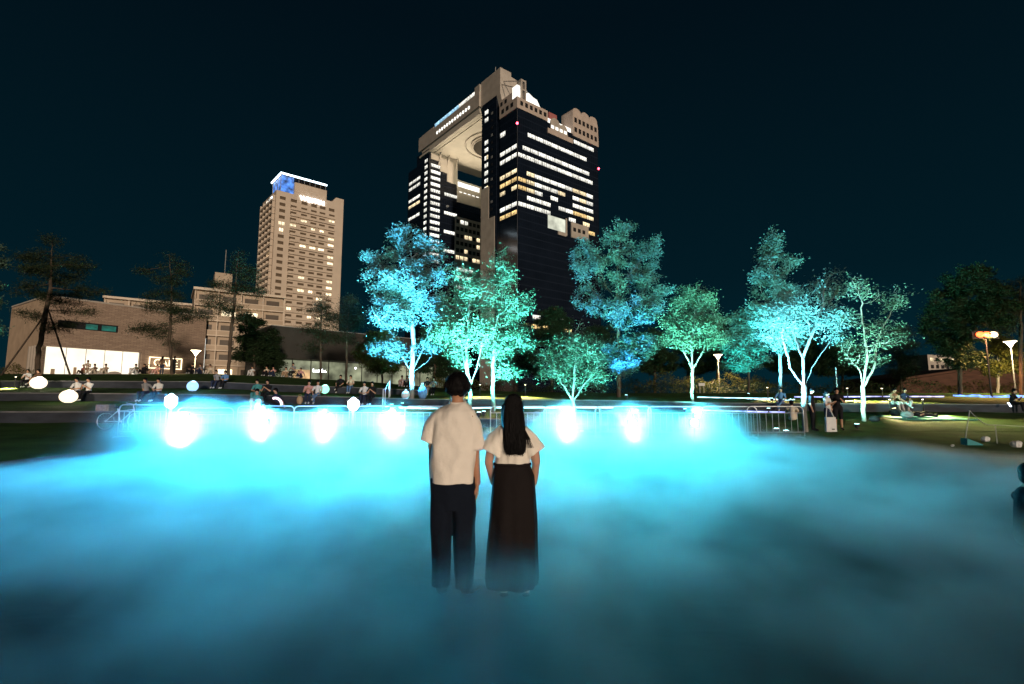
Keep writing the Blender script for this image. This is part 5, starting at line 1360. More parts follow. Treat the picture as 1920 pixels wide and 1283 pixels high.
# ---------------------------------------------------------------- small figures: one mesh per pose, clothes coloured per person
def pose_mesh(bones, ell, voxel=0.022):
    """bones: (a, b, ra, rb, slot); slots 0 skin 1 top 2 bottom 3 shoes"""
    mb = MB()
    for a, b_, ra, rb, s in bones: capsule(mb, a, b_, ra, rb, 10)
    for c, s3, s in ell: ellipsoid(mb, c, s3, 12, 8)
    me = fuse(mb, voxel, 2)
    cen = np.zeros(len(me.polygons) * 3); me.polygons.foreach_get('center', cen); cen = cen.reshape(-1, 3)
    best = np.full(len(cen), 9.0); slot = np.zeros(len(cen), int)
    for a, b_, ra, rb, s in bones:
        a, b_ = np.array(a), np.array(b_); d = b_ - a
        tt = np.clip(((cen - a) @ d) / max(1e-9, d @ d), 0, 1)
        dist = np.linalg.norm(cen - (a + tt[:, None] * d), axis=1) - (ra + (rb - ra) * tt)
        m_ = dist < best; best[m_] = dist[m_]; slot[m_] = s
    for c, s3, s in ell:
        q = (cen - np.array(c)) / np.array(s3); dist = (np.linalg.norm(q, axis=1) - 1) * min(s3)
        m_ = dist < best; best[m_] = dist[m_]; slot[m_] = s
    me.polygons.foreach_set('material_index', slot.astype(np.int32))
    for k in range(4): me.materials.append(None)
    return me

def fig(head, neck, pelvis, arms, legs, r_top=.125, skirt=None, bare=False, shorts=False):
    B, E = [], []
    hd, nk, pv = Vector(head), Vector(neck), Vector(pelvis)
    E.append((tuple(hd), (.085, .1, .12), 0)); E.append((tuple(hd + Vector((0, -.1, -.02))), (.016, .02, .02), 0))
    B.append((tuple(hd + Vector((0, .01, -.06))), tuple(nk), .055, .06, 0))
    B.append((tuple(nk + Vector((0, 0, -.06))), tuple(nk.lerp(pv, .55)), r_top * .95, r_top, 1)); B.append((tuple(nk.lerp(pv, .55)), tuple(pv), r_top, r_top * 1.05, 1))
    for sh, el_, wr in arms:
        sh, el_, wr = Vector(sh), Vector(el_), Vector(wr)
        B.append((tuple(nk + Vector((0, 0, -.07))), tuple(sh), .08, .07, 1)); B.append((tuple(sh), tuple(sh.lerp(el_, .8)), .065, .055, 1)); B.append((tuple(el_), tuple(wr), .042, .03, 0)); B.append((tuple(sh.lerp(el_, .8)), tuple(el_), .05, .043, 0))
        d = (wr - el_).normalized(); B.append((tuple(wr), tuple(wr + d * .09), .034, .026, 0))
    for hp, kn, an, toe in legs:
        B.append((tuple(pv), hp, .13, .11, 2)); B.append((hp, kn, .10, .075, 2))
        k2, a2 = Vector(kn), Vector(an)
        if shorts: B.append((kn, an, .058, .04, 0))
        else: B.append((kn, an, .075, .055, 2))
        B.append((an, toe, .045, .04, 3))
    if skirt:
        for a, b_, ra, rb in skirt: B.append((a, b_, ra, rb, 2))
    return B, E

S = .42   # seat height of the terrace walls
def sit(lean=0.0, hands='lap', knees=.0, turn=0.0, cross=False):
    pv = (0, .26, S + .12); nk = (lean * .1, .20 - abs(lean) * .1, S + .62); hd = (lean * .16 + turn * .02, .14 - abs(lean) * .12, S + .80)
    arms = []
    for s in (-1, 1):
        sh = (s * .19 + lean * .1, .20, S + .53)
        if hands == 'lap': arms.append((sh, (s * .25, .08, S + .30), (s * .06, -.10, S + .26)))
        elif hands == 'phone': arms.append((sh, (s * .24, .02, S + .26), (s * .05, -.16, S + .44)))
        elif hands == 'back': arms.append((sh, (s * .28, .34, S + .32), (s * .30, .44, S + .06)))
        else: arms.append((sh, (s * .26, .06, S + .30), (s * .16, -.20, S + .16)))
    legs = []
    for s in (-1, 1):
        kx = s * (.10 + knees)
        an = (kx * .8, -.24 - (.1 if s > 0 else 0), .10)
        if cross and s > 0: an = (-.12, -.42, .30)
        legs.append(((s * .09, .20, S + .09), (kx, -.20, S + .10 + (.08 if cross and s > 0 else 0)), an, (an[0], an[1] - .15, an[2] - .05)))
    return fig(hd, nk, pv, arms, legs)
def ground_sit(hug=True):
    pv = (0, .25, .13); nk = (0, .22, .63); hd = (0, .16, .82); arms, legs = [], []
    for s in (-1, 1):
        arms.append(((s * .19, .22, .54), (s * .25, .0, .42), (s * .06, -.22, .44)) if hug else ((s * .19, .22, .54), (s * .28, .36, .30), (s * .28, .48, .06)))
        legs.append(((s * .09, .2, .12), (s * .14, -.18, .46 if hug else .36), (s * .11, -.36, .08), (s * .11, -.50, .04)))
    return fig(hd, nk, pv, arms, legs)
def stand(arm='down', shorts=False, stride=.0, lean=0):
    pv = (0, 0, .95); nk = (0, .01, 1.43); hd = (0, -.02, 1.60); arms, legs = [], []
    for s in (-1, 1):
        if arm == 'down' or (arm == 'mix' and s < 0): arms.append(((s * .19, 0, 1.36), (s * .24, .02, 1.08), (s * .24, -.05, .84)))
        elif arm == 'cross': arms.append(((s * .19, 0, 1.36), (s * .24, -.04, 1.10), (-s * .05, -.2, 1.12)))
        else: arms.append(((s * .19, 0, 1.36), (s * .23, -.06, 1.12), (s * .08, -.28, 1.24)))
        legs.append(((s * .09, 0, .9), (s * .10, -.02 + s * stride, .50), (s * .11, s * stride * 1.5, .09), (s * .12, s * stride * 1.5 - .15, .045)))
    return fig(hd, nk, pv, arms, legs, shorts=shorts)
def lying():
    pv = (.0, 0, .14); nk = (-.48, .0, .22); hd = (-.66, -.02, .26)
    arms = [((-.42, s * .18, .2), (-.25, s * .28, .12), (-.02, s * .2, .16)) for s in (-1, 1)]
    legs = [((.06, s * .09, .13), (.45, s * .1, .26 if s > 0 else .13), (.82, s * .1, .08), (.86, s * .1, .18)) for s in (-1, 1)]
    return fig(hd, nk, pv, arms, legs)
POSES = {'sit': sit(), 'phone': sit(.2, 'phone'), 'relax': sit(-.3, 'back', .05), 'cross': sit(.3, 'knee', .02, cross=True), 'hug': ground_sit(), 'lounge': ground_sit(False), 'stand': stand(), 'stand_phone': stand('up'), 'stand_cross': stand('cross'), 'stand_short': stand('mix', True), 'lie': lying()}
PM, PH = {}, {}
for k_, (B_, E_) in POSES.items():
    PM[k_] = pose_mesh(B_, E_); PH[k_] = Vector(E_[0][0])
hm = MB(); ellipsoid(hm, (0, .012, .03), (.098, .112, .11), 14, 8); ellipsoid(hm, (0, .05, -.03), (.085, .07, .09), 12, 8); HAIR_S = fuse(hm, .018, 2); HAIR_S.materials.append(M['hair'])
hm = MB(); ellipsoid(hm, (0, .012, .03), (.1, .114, .112), 14, 8); capsule(hm, (0, .06, 0), (0, .09, -.26), .088, .07, 12); HAIR_L = fuse(hm, .018, 2); HAIR_L.materials.append(M['hair'])
CL = {}
def cm(key):
    pal = dict(white=(.62, .62, .62), black=(.012, .012, .015), navy=(.02, .028, .06), blue=(.10, .20, .38), denim=(.09, .16, .30), grey=(.20, .20, .21), cream=(.58, .50, .40), brown=(.12, .07, .045), teal=(.06, .25, .27), red=(.30, .07, .06), tan=(.36, .25, .16), pink=(.5, .28, .27), olive=(.10, .11, .06), yellow=(.5, .4, .14))
    if key not in CL: CL[key] = cloth('cloth_' + key, pal[key])
    return CL[key]
def person(u, depth, pose, top, bottom, label, rot=0.0, hair='s', scale=1.0, shoes='white', z=None, group=None, dy=0.0):
    g = on_ground(u, depth)
    g = Vector((kb(u) * (depth + dy), depth + dy, g.z if z is None else z))
    t = empty('person', g, rot, label, 'person', group)
    t.scale = (scale,) * 3
    o = link_mesh('body', PM[pose], None, t)
    for i, m_ in enumerate((M['skin'], cm(top), cm(bottom), cm(shoes))):
        o.material_slots[i].link = 'OBJECT'; o.material_slots[i].material = m_
    h = link_mesh('hair', HAIR_L if hair == 'l' else HAIR_S, None, t); h.location = PH[pose]
    if pose == 'lie': h.rotation_euler = (0, R(-70), 0)
    return t
W2, W3, CR = D2 - 0.22, D3 - 0.22, D4 + 1.0
GS = 'people sitting on the terraced lawn'
for a in [
    (136, W2, 'sit', 'white', 'black', 'person in white shirt and dark vest on the seat wall by the warm globe'),
    (158, W2, 'phone', 'white', 'black', 'person in white shirt with backpack straps beside the warm globe'),
    (268, W2, 'relax', 'grey', 'navy', 'person in pale grey top stretching back on the seat wall above the bicycle'),
    (291, W2, 'sit', 'white', 'navy', 'person in white tee sitting upright on the seat wall above the bicycle'),
    (577, W2, 'phone', 'pink', 'navy', 'long haired person in pale pink top beside the green globe', .3, 'l'),
    (593, W2, 'cross', 'white', 'denim', 'person in white shirt and jeans beside the green globe', .2),
    (681, W2, 'sit', 'white', 'navy', 'long haired person in white blouse behind the second hexagonal lantern', 0, 'l'),
    (695, W2, 'phone', 'black', 'black', 'person in black leaning beside the white bloused one by the second lantern'),
    (478, W2, 'sit', 'teal', 'teal', 'person in teal sitting on the seat wall above the barriers'),
    (497, W2, 'phone', 'black', 'black', 'person in black sitting beside the one in teal'),
    (44, W3, 'phone', 'white', 'black', 'person in white top sitting on the upper seat wall by the pine prop', .4),
    (62, W3, 'cross', 'brown', 'tan', 'person in brown top sitting on the upper seat wall behind the warm globe'),
    (402, W3, 'relax', 'grey', 'navy', 'person in grey leaning back on the upper wall by the blue globe'),
    (417, W3, 'sit', 'blue', 'black', 'person in blue top on the upper wall under the tall open pine'),
    (635, W3, 'cross', 'black', 'black', 'person in black with crossed legs on the upper wall in front of the pavilion'),
    (655, W3, 'sit', 'cream', 'denim', 'person in cream shirt and jeans on the upper wall in front of the pavilion'),
    (800, W3, 'sit', 'black', 'grey', 'person in black shirt and grey trousers sitting under the forked teal tree'),
    (812, W3, 'phone', 'grey', 'black', 'person in grey crouching beside the black shirted one near the man'),
]: person(*a[:5], a[5], *(a[6:8] if len(a) > 6 else ()), group=GS)
GC = 'people sitting on the lawn crest'
for a in [
    (148, CR, 'lounge', 'red', 'brown', 'person in dark red lounging before the glowing shop front'),
    (157, CR, 'phone', 'cream', 'tan', 'person in cream sitting before the glowing shop front', .5),
    (169, CR - 1, 'hug', 'brown', 'cream', 'person in open brown jacket before the glowing shop front'),
    (190, CR - 1, 'hug', 'tan', 'cream', 'person in tan sitting on the crest before the shop front'),
    (247, CR - 1, 'hug', 'olive', 'white', 'person in olive hugging white clad knees left of the framed sign'),
    (263, CR - 1, 'lounge', 'black', 'black', 'person in black lounging beside the yellow shrub'),
    (288, CR, 'hug', 'pink', 'pink', 'person in pink sitting below the framed sign'),
    (354, CR - 1, 'hug', 'black', 'black', 'person in black sitting below the street lamp'),
    (369, CR - 1, 'hug', 'grey', 'navy', 'person in grey sitting beside a bottle near the street lamp'),
    (388, CR, 'lounge', 'cream', 'cream', 'person in cream lounging behind the tall open pine'),
    (468, CR, 'hug', 'white', 'white', 'person in white sitting on the crest beside the dark leafy tree'),
    (495, CR - 1, 'hug', 'cream', 'black', 'person in cream sitting before the narrow evergreen'),
    (508, CR - 1, 'hug', 'pink', 'navy', 'person in pale pink sitting before the narrow evergreen', 0, 'l'),
    (532, CR - 1, 'hug', 'cream', 'tan', 'person in cream dress sitting before the pavilion corner', 0, 'l'),
    (545, CR - 1, 'phone', 'grey', 'black', 'person in grey sitting before the lit pavilion corner'),
    (560, CR - 1, 'lounge', 'pink', 'navy', 'person in pink lounging before the lit pavilion corner'),
    (752, 42, 'hug', 'pink', 'pink', 'person in pink crouching behind the tall blue tree'),
    (762, 42, 'hug', 'grey', 'black', 'person in grey shirt sitting behind the tall blue tree'),
]: person(*a[:5], a[5], *(a[6:8] if len(a) > 6 else ()), group=GC)
person(299, CR + .5, 'stand', 'brown', 'navy', 'person in long dark dress standing before the framed sign', math.pi, 'l')
person(322, CR + .5, 'stand_phone', 'black', 'black', 'person in black with a bag standing behind the slim pine before the sign', 2.6)
person(510, 24.6, 'lounge', 'navy', 'black', 'person in navy lounging on the grass behind the barriers beside the glowing tube', -.5)
person(480, 22.5, 'hug', 'teal', 'white', 'person in pale teal sitting on the grass just behind the barriers', .3)
# right-hand lawn
person(1463, W2, 'cross', 'blue', 'blue', 'person in pale blue sitting on the wall beside the slender teal tree', -.5, shoes='white')
person(1484, 24.5, 'hug', 'cream', 'cream', 'person in cream seen from behind sitting by the icy cyan tree', 2.6)
person(1521, 20.6, 'stand', 'black', 'black', 'man all in black standing beside the icy cyan tree', .9, shoes='black')
p_w = person(1550, 20.4, 'stand_phone', 'white', 'navy', 'woman in white with a shoulder strap standing between two people in black', .6, 'l', .94)
person(1569, 20.8, 'stand_short', 'black', 'black', 'man in black tee and shorts standing behind the woman with the white bag', -.3, shoes='black')
person(1681, W2, 'phone', 'tan', 'white', 'person in tan top and white trousers on the right hand seat wall', .1)
person(1699, W2, 'cross', 'navy', 'white', 'person in navy bending forward on the right hand seat wall', 0)
person(1722, 26.0, 'lie', 'black', 'black', 'person in black lying on the blanket on the grass', .1, shoes='black')
person(1908, W2, 'phone', 'black', 'black', 'person in black holding a bright phone at the end of the seat wall', .4)
# figure half out of the picture in the mist
person(1952, 5.45, 'hug', 'black', 'black', 'person in dark clothes crouching low in the mist', 1.2, scale=.92, z=-0.02, shoes='black')
# ================================================================ walls, barriers and small things
def seat_wall(label, D, T, Hh, u0, u1, th=0.45, strip=None):
    n = 80; A = []
    for u in np.linspace(u0, u1, n):
        top = interp(KU, T, u); A.append((kb(u) * D, kb(u) * (D + th), top, interp(KU, Hh, u) if Hh else 0.4))
    o0 = Vector((A[0][0], D, 0))
    t = empty('seat_wall', (0, 0, 0), 0, label, 'seat wall', 'seat walls of the terraced lawn')
    vs = []
    for xa, xb, tp, h in A: vs += [(xa, D - .06, tp - h - .25), (xa, D - .06, tp + .0), (xb, D + th, tp + .0), (xb, D + th, tp - h - .25)]
    fs = [(4 * k + j, 4 * k + 4 + j, 4 * k + 5 + j, 4 * k + 1 + j) for k in range(n - 1) for j in range(3)] + [(0, 1, 2, 3), (4 * n - 1, 4 * n - 2, 4 * n - 3, 4 * n - 4)]
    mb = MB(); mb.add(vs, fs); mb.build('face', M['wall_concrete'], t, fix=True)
    # coping slabs, each a piece of its own
    per = 30
    for j in range(per):
        ua, ub = u0 + (u1 - u0) * j / per, u0 + (u1 - u0) * (j + 1) / per
        c = MB(); vv = []
        for u in (ua + .35, ub - .35):
            tp = interp(KU, T, u)
            vv += [(kb(u) * D, D - .10, tp + .003), (kb(u) * D, D - .10, tp + .055), (kb(u) * (D + th), D + th + .03, tp + .055), (kb(u) * (D + th), D + th + .03, tp + .003)]
        c.add(vv, [(0, 4, 5, 1), (1, 5, 6, 2), (2, 6, 7, 3), (3, 7, 4, 0), (0, 1, 2, 3), (7, 6, 5, 4)])
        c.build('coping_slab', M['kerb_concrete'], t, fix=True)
seat_wall('lowest concrete seat wall of the lawn behind the parked bicycle', D1, R1T, R1H, -420, 1010)
seat_wall('long middle concrete seat wall curving across the whole lawn', D2, R2T, None, -420, 2380)
seat_wall('uppermost concrete seat wall below the shop front', D3, R3T, R3H, -420, 800)

# crowd barriers
M['galv'] = pmat('galv', (0.55, 0.57, 0.58), 0.35, metal=0.5, var=.1, scale=12)
def barrier_proto(w=1.9, h=1.08, nb=8):
    t = empty('crowd_barrier', (0, 0, 0)); r_ = 0.16; pts = [(-w / 2, 0, .08), (-w / 2, 0, h - r_)]
    for a in np.linspace(math.pi, math.pi / 2, 6)[1:]: pts.append((-w / 2 + r_ + r_ * math.cos(a), 0, h - r_ + r_ * math.sin(a)))
    for a in np.linspace(math.pi / 2, 0, 6): pts.append((w / 2 - r_ + r_ * math.cos(a), 0, h - r_ + r_ * math.sin(a)))
    pts += [(w / 2, 0, .08)]
    mb = MB(); mb.tube(pts, .017, 8); mb.build('frame', M['galv'], t, smooth=True)
    for z in (h - .22, .22):
        mb = MB(); mb.tube([(-w / 2, 0, z), (w / 2, 0, z)], .013, 6); mb.build('rail', M['galv'], t)
    bar = MB(); bar.tube([(0, 0, .22), (0, 0, h - .22)], .0085, 6); bme = bar.mesh('bar', M['galv'])
    for k in range(nb):
        o = link_mesh('bar', bme, None, t); o.location = (-w / 2 + w * (k + 1) / (nb + 1), 0, 0)
    ft = MB(); ft.tube([(0, -.28, .02), (0, -.24, .05), (0, .24, .05), (0, .28, .02)], .018, 6); ft.tube([(0, 0, .05), (0, 0, .14)], .016, 6); fme = ft.mesh('foot', M['galv'])
    for s in (-1, 1):
        o = link_mesh('foot', fme, None, t); o.location = (s * w * .42, 0, 0)
    return t
def copy_tree(o, parent=None):
    c = o.copy(); COL.objects.link(c); c.parent = parent
    for ch in o.children: copy_tree(ch, c)
    return c
bp_ = barrier_proto()
DF = 17.6
bars = [(269, 16.7, 'barrier at the end of the row beside the bicycle'), (387, 17.2, 'barrier behind the first hexagonal lantern'), (500, DF, 'barrier behind the flood lamp between the two lanterns'), (604, DF, 'barrier just short of the second hexagonal lantern'), (708, DF, 'barrier between the second lantern and the man'),
        (812, DF, 'barrier behind the shoulder of the man'), (972, DF, 'barrier hidden behind the head of the woman'), (1072, DF, 'barrier in front of the low bushy green tree'), (1168, DF, 'barrier below the very tall dim blue tree'), (1266, DF, 'barrier just before the round headed green tree'), (1366, DF, 'barrier in thick mist below the small dim teal tree'), (1452, DF - .1, 'last barrier of the row beside the icy cyan tree')]
for i, (u, d_, lb) in enumerate(bars):
    o = bp_ if i == 0 else copy_tree(bp_)
    g = on_ground(u, d_); g.z = max(g.z, .06) + (.12 if i < 2 else .14)
    o.location = g; o.rotation_euler = (0, 0, R(-14) if i == 0 else R(random.Random(i).uniform(-2, 2)))
    tag(o, 'galvanised crowd ' + lb, 'barrier', 'crowd barriers behind the mist')

# hexagonal lanterns
M['lantern_glow'] = emat('lantern_glow', (0.86, 0.96, 1.0), 6)
for u, d_, vt, lb in ((321, 15.6, 738, 'white glowing hexagonal lantern on a post beside the end barriers'), (663, 17.0, 745, 'white glowing hexagonal lantern on a post in the middle of the barriers')):
    g = on_ground(u, d_); g.z = max(g.z, 0.0); top = at(u, vt, d_).z - g.z
    t = empty('lantern', g, 0, lb, 'lantern', 'hexagonal lanterns by the barriers')
    r_ = .185
    mb = MB(); mb.lathe([(.02, top - .44), (r_ * .55, top - .42), (r_, top - .32), (r_, top - .12), (.02, top)], 6); mb.build('lamp_head', M['lantern_glow'], t)
    mb = MB(); mb.lathe([(.12, 0), (.12, .04), (.05, .08), (.045, top - .5), (.08, top - .44)], 12); mb.build('post', M['galv'], t)
    mb = MB(); mb.lathe([(.16, .30), (.18, .45), (.13, .58), (.055, .70)], 12); mb.build('shroud', M['galv'], t)
    lamp('lantern_light', 'POINT', g + Vector((0, -.02, top + .12)), (.03, .45, 1.0), 150, t, size=.12)

# light globes on the grass
def globe(u, v, d_, r_px, col, energy, label, s=(1, 1, 1)):
    r_ = r_px * d_ / 966.0
    g = on_ground(u, d_); c = at(u, v, d_)
    t = empty('light_globe', (c.x, d_, g.z), 0, label, 'light globe', 'glowing balloon globes on the lawn')
    cz = max(c.z - g.z, r_ * .97)
    m_ = emat('globe_glow', col, 1.6)
    mb = MB(); mb.ball((0, 0, cz), r_, 28, 18, s); mb.build('globe', m_, t, smooth=True)
    mb = MB(); mb.lathe([(.20, 0), (.20, .03), (.06, .05), (.05, max(.06, cz - r_ + .05))], 14); mb.build('base', M['black_metal'], t)
    lamp('globe_light', 'POINT', (c.x, d_ + .1, g.z + cz + r_ + .05), col, energy * .5, t, size=.2)
globe(72, 720, 34.5, 12.5, (1.0, .86, .66), 420, 'warm white glowing globe by the foot of the leaning pine', (1.05, 1, .92))
globe(128, 749, 26.6, 13.5, (1.0, .84, .60), 260, 'warm white glowing globe on the grass in front of the seated pair', (1.06, 1, .9))
globe(361, 727, 33.0, 9.8, (.35, .65, 1.0), 300, 'pale blue glowing globe on the lawn below the street lamp')
globe(609, 730, 30.5, 8.3, (.35, 1.0, .70), 240, 'mint green glowing globe beside the person in jeans')
# curved glowing tube
p = on_ground(516, 24.2)
mb = MB(); mb.tube([(p.x + .32 * math.cos(a), p.y, p.z + .12 + .36 * math.sin(a)) for a in np.linspace(1.9, .1, 12)], .055, 10)
tag(mb.build('light_tube', emat('tube_glow', (1, .78, .85), 2.0), smooth=True), 'curved pinkish white glowing tube on the grass behind the barriers', 'light tube')

# LED strips on the lawn edges
M['led_ice'] = emat('led_ice', (.45, .85, 1.0), 3.0, .7, 2.0)
M['led_violet'] = emat('led_violet', (.40, .45, 1.0), 2.2, .7, 2.0)
def led(pts, label, m_, r_=.022, wob=0.0, seed=0):
    rg = random.Random(seed); P = []
    for (ua, va, da), (ub, vb, db) in zip(pts[:-1], pts[1:]):
        for k in range(10):
            s = k / 10; u, d_ = ua + (ub - ua) * s, da + (db - da) * s
            x = kb(u) * d_; P.append((x, d_, ground_z(x, d_) + .045 + rg.uniform(-1, 1) * wob))
    x = kb(pts[-1][0]) * pts[-1][2]; P.append((x, pts[-1][2], ground_z(x, pts[-1][2]) + .045))
    mb = MB(); mb.tube(P, r_, 6); tag(mb.build('light_strip', m_), label, 'light strip', 'light strips laid along the lawn')
led([(748, 0, 26.6), (850, 0, 27), (930, 0, 28.0), (1150, 0, 28.7)], 'icy white light strip along the grass behind the couple', M['led_ice'], .045)
led([(1312, 0, 28.6), (1400, 0, 28.2), (1470, 0, 27.9)], 'violet white light strip at the foot of the wall by the person in pale blue', M['led_violet'], .04)
led([(1308, 0, 37), (1400, 0, 36), (1450, 0, 35.5)], 'thin icy light strip behind the round headed green tree', M['led_ice'], .03)
led([(1490, 0, 38), (1560, 0, 38), (1640, 0, 38.5), (1770, 0, 38.5)], 'violet light strip across the golden lawn behind the trio', M['led_violet'], .045)
led([(1788, 0, 40), (1850, 0, 38.5), (1930, 0, 38)], 'blue light strip around the foot of the big dark tree', emat('led_blue', (.12, .30, 1.0), 2.6, .8, 2.5), .10, .05, 4)
led([(1400, 0, 36), (1430, 0, 34), (1465, 0, 33.4), (1490, 0, 34)], 'tangled icy light strip at the foot of the slender teal tree', M['led_ice'], .03, .06, 7)

# street lamps with saucer heads
M['lamp_warm'] = emat('lamp_warm', (1.0, .80, .50), 9)
def street_lamp(u, v, d_, energy, col, label, cone=146, glow=None):
    g = on_ground(u, d_); top = at(u, v, d_).z - g.z
    t = empty('street_lamp', g, 0, label, 'street lamp', 'saucer headed street lamps behind the lawn')
    mb = MB(); mb.lathe([(.10, 0), (.09, .1), (.055, .2), (.045, top - .55)], 10); mb.build('post', M['hotel_grey'], t, smooth=True)
    mb = MB(); mb.lathe([(.05, top - .56), (.10, top - .45), (.30, top - .12), (.46, top - .02)], 16); mb.build('lamp_shade', glow or M['lamp_warm'], t, smooth=True)
    mb = MB(); mb.lathe([(.47, top - .02), (.47, top + .03), (.10, top + .10)], 16); mb.build('cap', M['steel'], t)
    lamp('street_light', 'SPOT', g + Vector((0, -.75, top - .35)), col, energy * 3, t, g + Vector((0, -.6, 0)), .25, R(cone), .5)
WARM = (1.0, .70, .34)
street_lamp(361, 657, 50, 700, WARM, 'lit street lamp in front of the brick hall and apartment block')
street_lamp(1350, 665, 55, 1300, WARM, 'lit street lamp behind the small dim teal tree')
street_lamp(1906, 640, 44, 1500, WARM, 'lit street lamp beside the dark pine at the path', 179)
# orange flood on a pole behind the dark tree
g = on_ground(1860, 38.4); top = at(1860, 628, 38.4).z - g.z
t = empty('flood_mast', g, 0, 'orange glowing flood lamp on a pole beside the big dark tree', 'flood lamp')
mb = MB(); mb.tube([(0, 0, 0), (0, 0, top - .1)], [.07, .045], 8); mb.build('pole', M['black_metal'], t)
mb = MB(); mb.box((0, .1, top), (2.0, .25, .6)); mb.build('housing', M['black_metal'], t)
for k in (-1, 0, 1):
    mb = MB(); mb.ball((0, 0, 0), .30, 14, 8, (1.15, .3, .75)); o = mb.build('lens', emat('lens_orange', (1.0, .13, .03) if k < 1 else (1, .72, .40), 5.0), t); o.location = (k * .5, -.15, top)  # red lenses stand in for the lamp's flare halo
lamp('mast_light', 'SPOT', g + Vector((0, -.6, top)), (1.0, .45, .18), 6000, t, g + Vector((0.5, -.4, 0)), .3, R(150), .5)
# low path lamps added to throw warm pools of light on the lawn
def added_path_lamp(u, d_, energy, label, col=(1.0, .72, .25), hz=.8, dirn=None):
    g = on_ground(u, d_)
    t = empty('added_path_lamp', g, 0, label, 'path lamp', 'added low path lamps lighting the lawn')
    mb = MB(); mb.lathe([(.07, 0), (.05, .03), (.035, .06), (.035, hz)], 10); mb.build('post', M['black_metal'], t)
    mb = MB(); mb.lathe([(.14, hz), (.16, hz + .04), (.02, hz + .10)], 12); mb.build('hood', M['black_metal'], t)
    mb = MB(); mb.lathe([(.03, hz - .035), (.045, hz - .02), (.045, hz - .002)], 10); mb.build('bulb', M['lamp_warm'], t)
    lamp('added_path_light', 'SPOT', g + Vector((0, -.30, hz - .06)), col, energy * 11, t, g + Vector((0, -1.05, -.02)) if dirn is None else g + Vector(dirn), .05, R(100), .5)
added_path_lamp(25, 36.4, 380, 'added low path lamp under the upper seat wall by the pine prop', (1, .80, .28))
added_path_lamp(900, 34.5, 330, 'added low path lamp behind the two figures under the teal trees')
added_path_lamp(985, 33.8, 260, 'added low path lamp behind the woman beyond the straight teal tree')
added_path_lamp(1440, 35.5, 260, 'added low path lamp beside the slender teal tree')
added_path_lamp(1590, 34.0, 420, 'added low path lamp on the golden lawn behind the trio')
added_path_lamp(1655, 33.5, 420, 'added low path lamp behind the pair on the right hand seat wall')
added_path_lamp(1668, 27.4, 260, 'added low path lamp on the grass below the pair on the right hand seat wall', (1, .80, .35))
added_path_lamp(1730, 27.6, 180, 'added low path lamp behind the lying person', (.9, .85, .35))

# parked bicycle
def bicycle():
    g = on_ground(230, 18.6); g.z += .02
    t = empty('bicycle', g, R(4), 'parked bicycle with a rear basket behind the end barrier', 'bicycle')
    tyre = MB(); tyre.tube([(.31 * math.cos(a), 0, .31 * math.sin(a)) for a in np.linspace(0, 2 * math.pi, 33)], .017, 8, caps=False); tm = tyre.mesh('tyre', M['black_metal'])
    sp = MB(); sp.tube([(-.30, 0, 0), (.30, 0, 0)], .003, 4); sm = sp.mesh('spoke', M['galv'])
    rim_ = MB(); rim_.tube([(.29 * math.cos(a), 0, .29 * math.sin(a)) for a in np.linspace(0, 2 * math.pi, 33)], .009, 6, caps=False); rim_.tube([(0, -.04, 0), (0, .04, 0)], .025, 8); rmm = rim_.mesh('rim', M['galv'])
    for x in (-.52, .52):
        w = empty('wheel', (x, 0, .33), 0, parent=t)
        link_mesh('tyre', tm, None, w); link_mesh('rim', rmm, None, w)
        for k in range(8): o = link_mesh('spoke', sm, None, w); o.rotation_euler = (0, k * math.pi / 8, 0)
    mb = MB()
    for a, b_ in (((-.52, 0, .33), (-.02, 0, .30)), ((-.02, 0, .30), (-.14, 0, .78)), ((-.52, 0, .33), (-.13, 0, .70)), ((-.02, 0, .30), (.40, 0, .72)), ((-.13, 0, .68), (.39, 0, .74)), ((.52, 0, .33), (.38, 0, .92))): mb.tube([a, b_], .016, 8)
    mb.build('frame', M['galv'], t)
    mb = MB(); mb.tube([(.30, -.26, .98), (.38, -.18, .96), (.39, 0, .93), (.38, .18, .96), (.30, .26, .98)], .012, 8); mb.build('handlebar', M['galv'], t)
    mb = MB(); mb.ball((-.15, 0, .83), .13, 14, 8, (1, .6, .28)); mb.build('saddle', M['black_metal'], t)
    mb = MB(); mb.lathe([(.001, .0), (.07, .0), (.07, .012), (.001, .012)], 14, (-.02, .05, .3)); mb.tube([(-.02, .05, .3), (.06, .08, .16)], .01, 6); mb.box((.06, .12, .15), (.07, .08, .02)); mb.build('crank', M['galv'], t)
    mb = MB()
    bx0, bx1, by, bz0, bz1 = -.78, -.34, .17, .70, .92
    mb.box(((bx0 + bx1) / 2, 0, bz0), (bx1 - bx0, 2 * by, .015))
    for s in (-1, 1): mb.box(((bx0 + bx1) / 2, s * by, (bz0 + bz1) / 2), (bx1 - bx0, .012, bz1 - bz0)); mb.box((bx0 if s < 0 else bx1, 0, (bz0 + bz1) / 2), (.012, 2 * by, bz1 - bz0))
    mb.build('basket', pmat('basket', (.22, .16, .11), .8, var=.3, scale=20), t)
bicycle()

# handrail by the steps
M['rail_steel'] = pmat('rail_steel', (.30, .34, .38), .4, metal=.6)
t = empty('handrail', on_ground(728, 26.5), 0, 'steel handrail beside the steps near the tall blue tree', 'handrail')
O = Vector(t.location)
rail = [on_ground(718, 26.0) - O + Vector((0, 0, .95)), on_ground(722, 28.6) - O + Vector((0, 0, 1.0)), on_ground(729, 30.0) - O + Vector((0, 0, 1.0)), on_ground(731, 33) - O + Vector((0, 0, 1.0))]
mb = MB(); mb.tube(rail, .024, 8); mb.build('rail', M['rail_steel'], t)
for q in rail:
    mb = MB(); mb.tube([Vector((q.x, q.y, q.z - 1.05)), q], .02, 8); mb.build('post', M['rail_steel'], t)

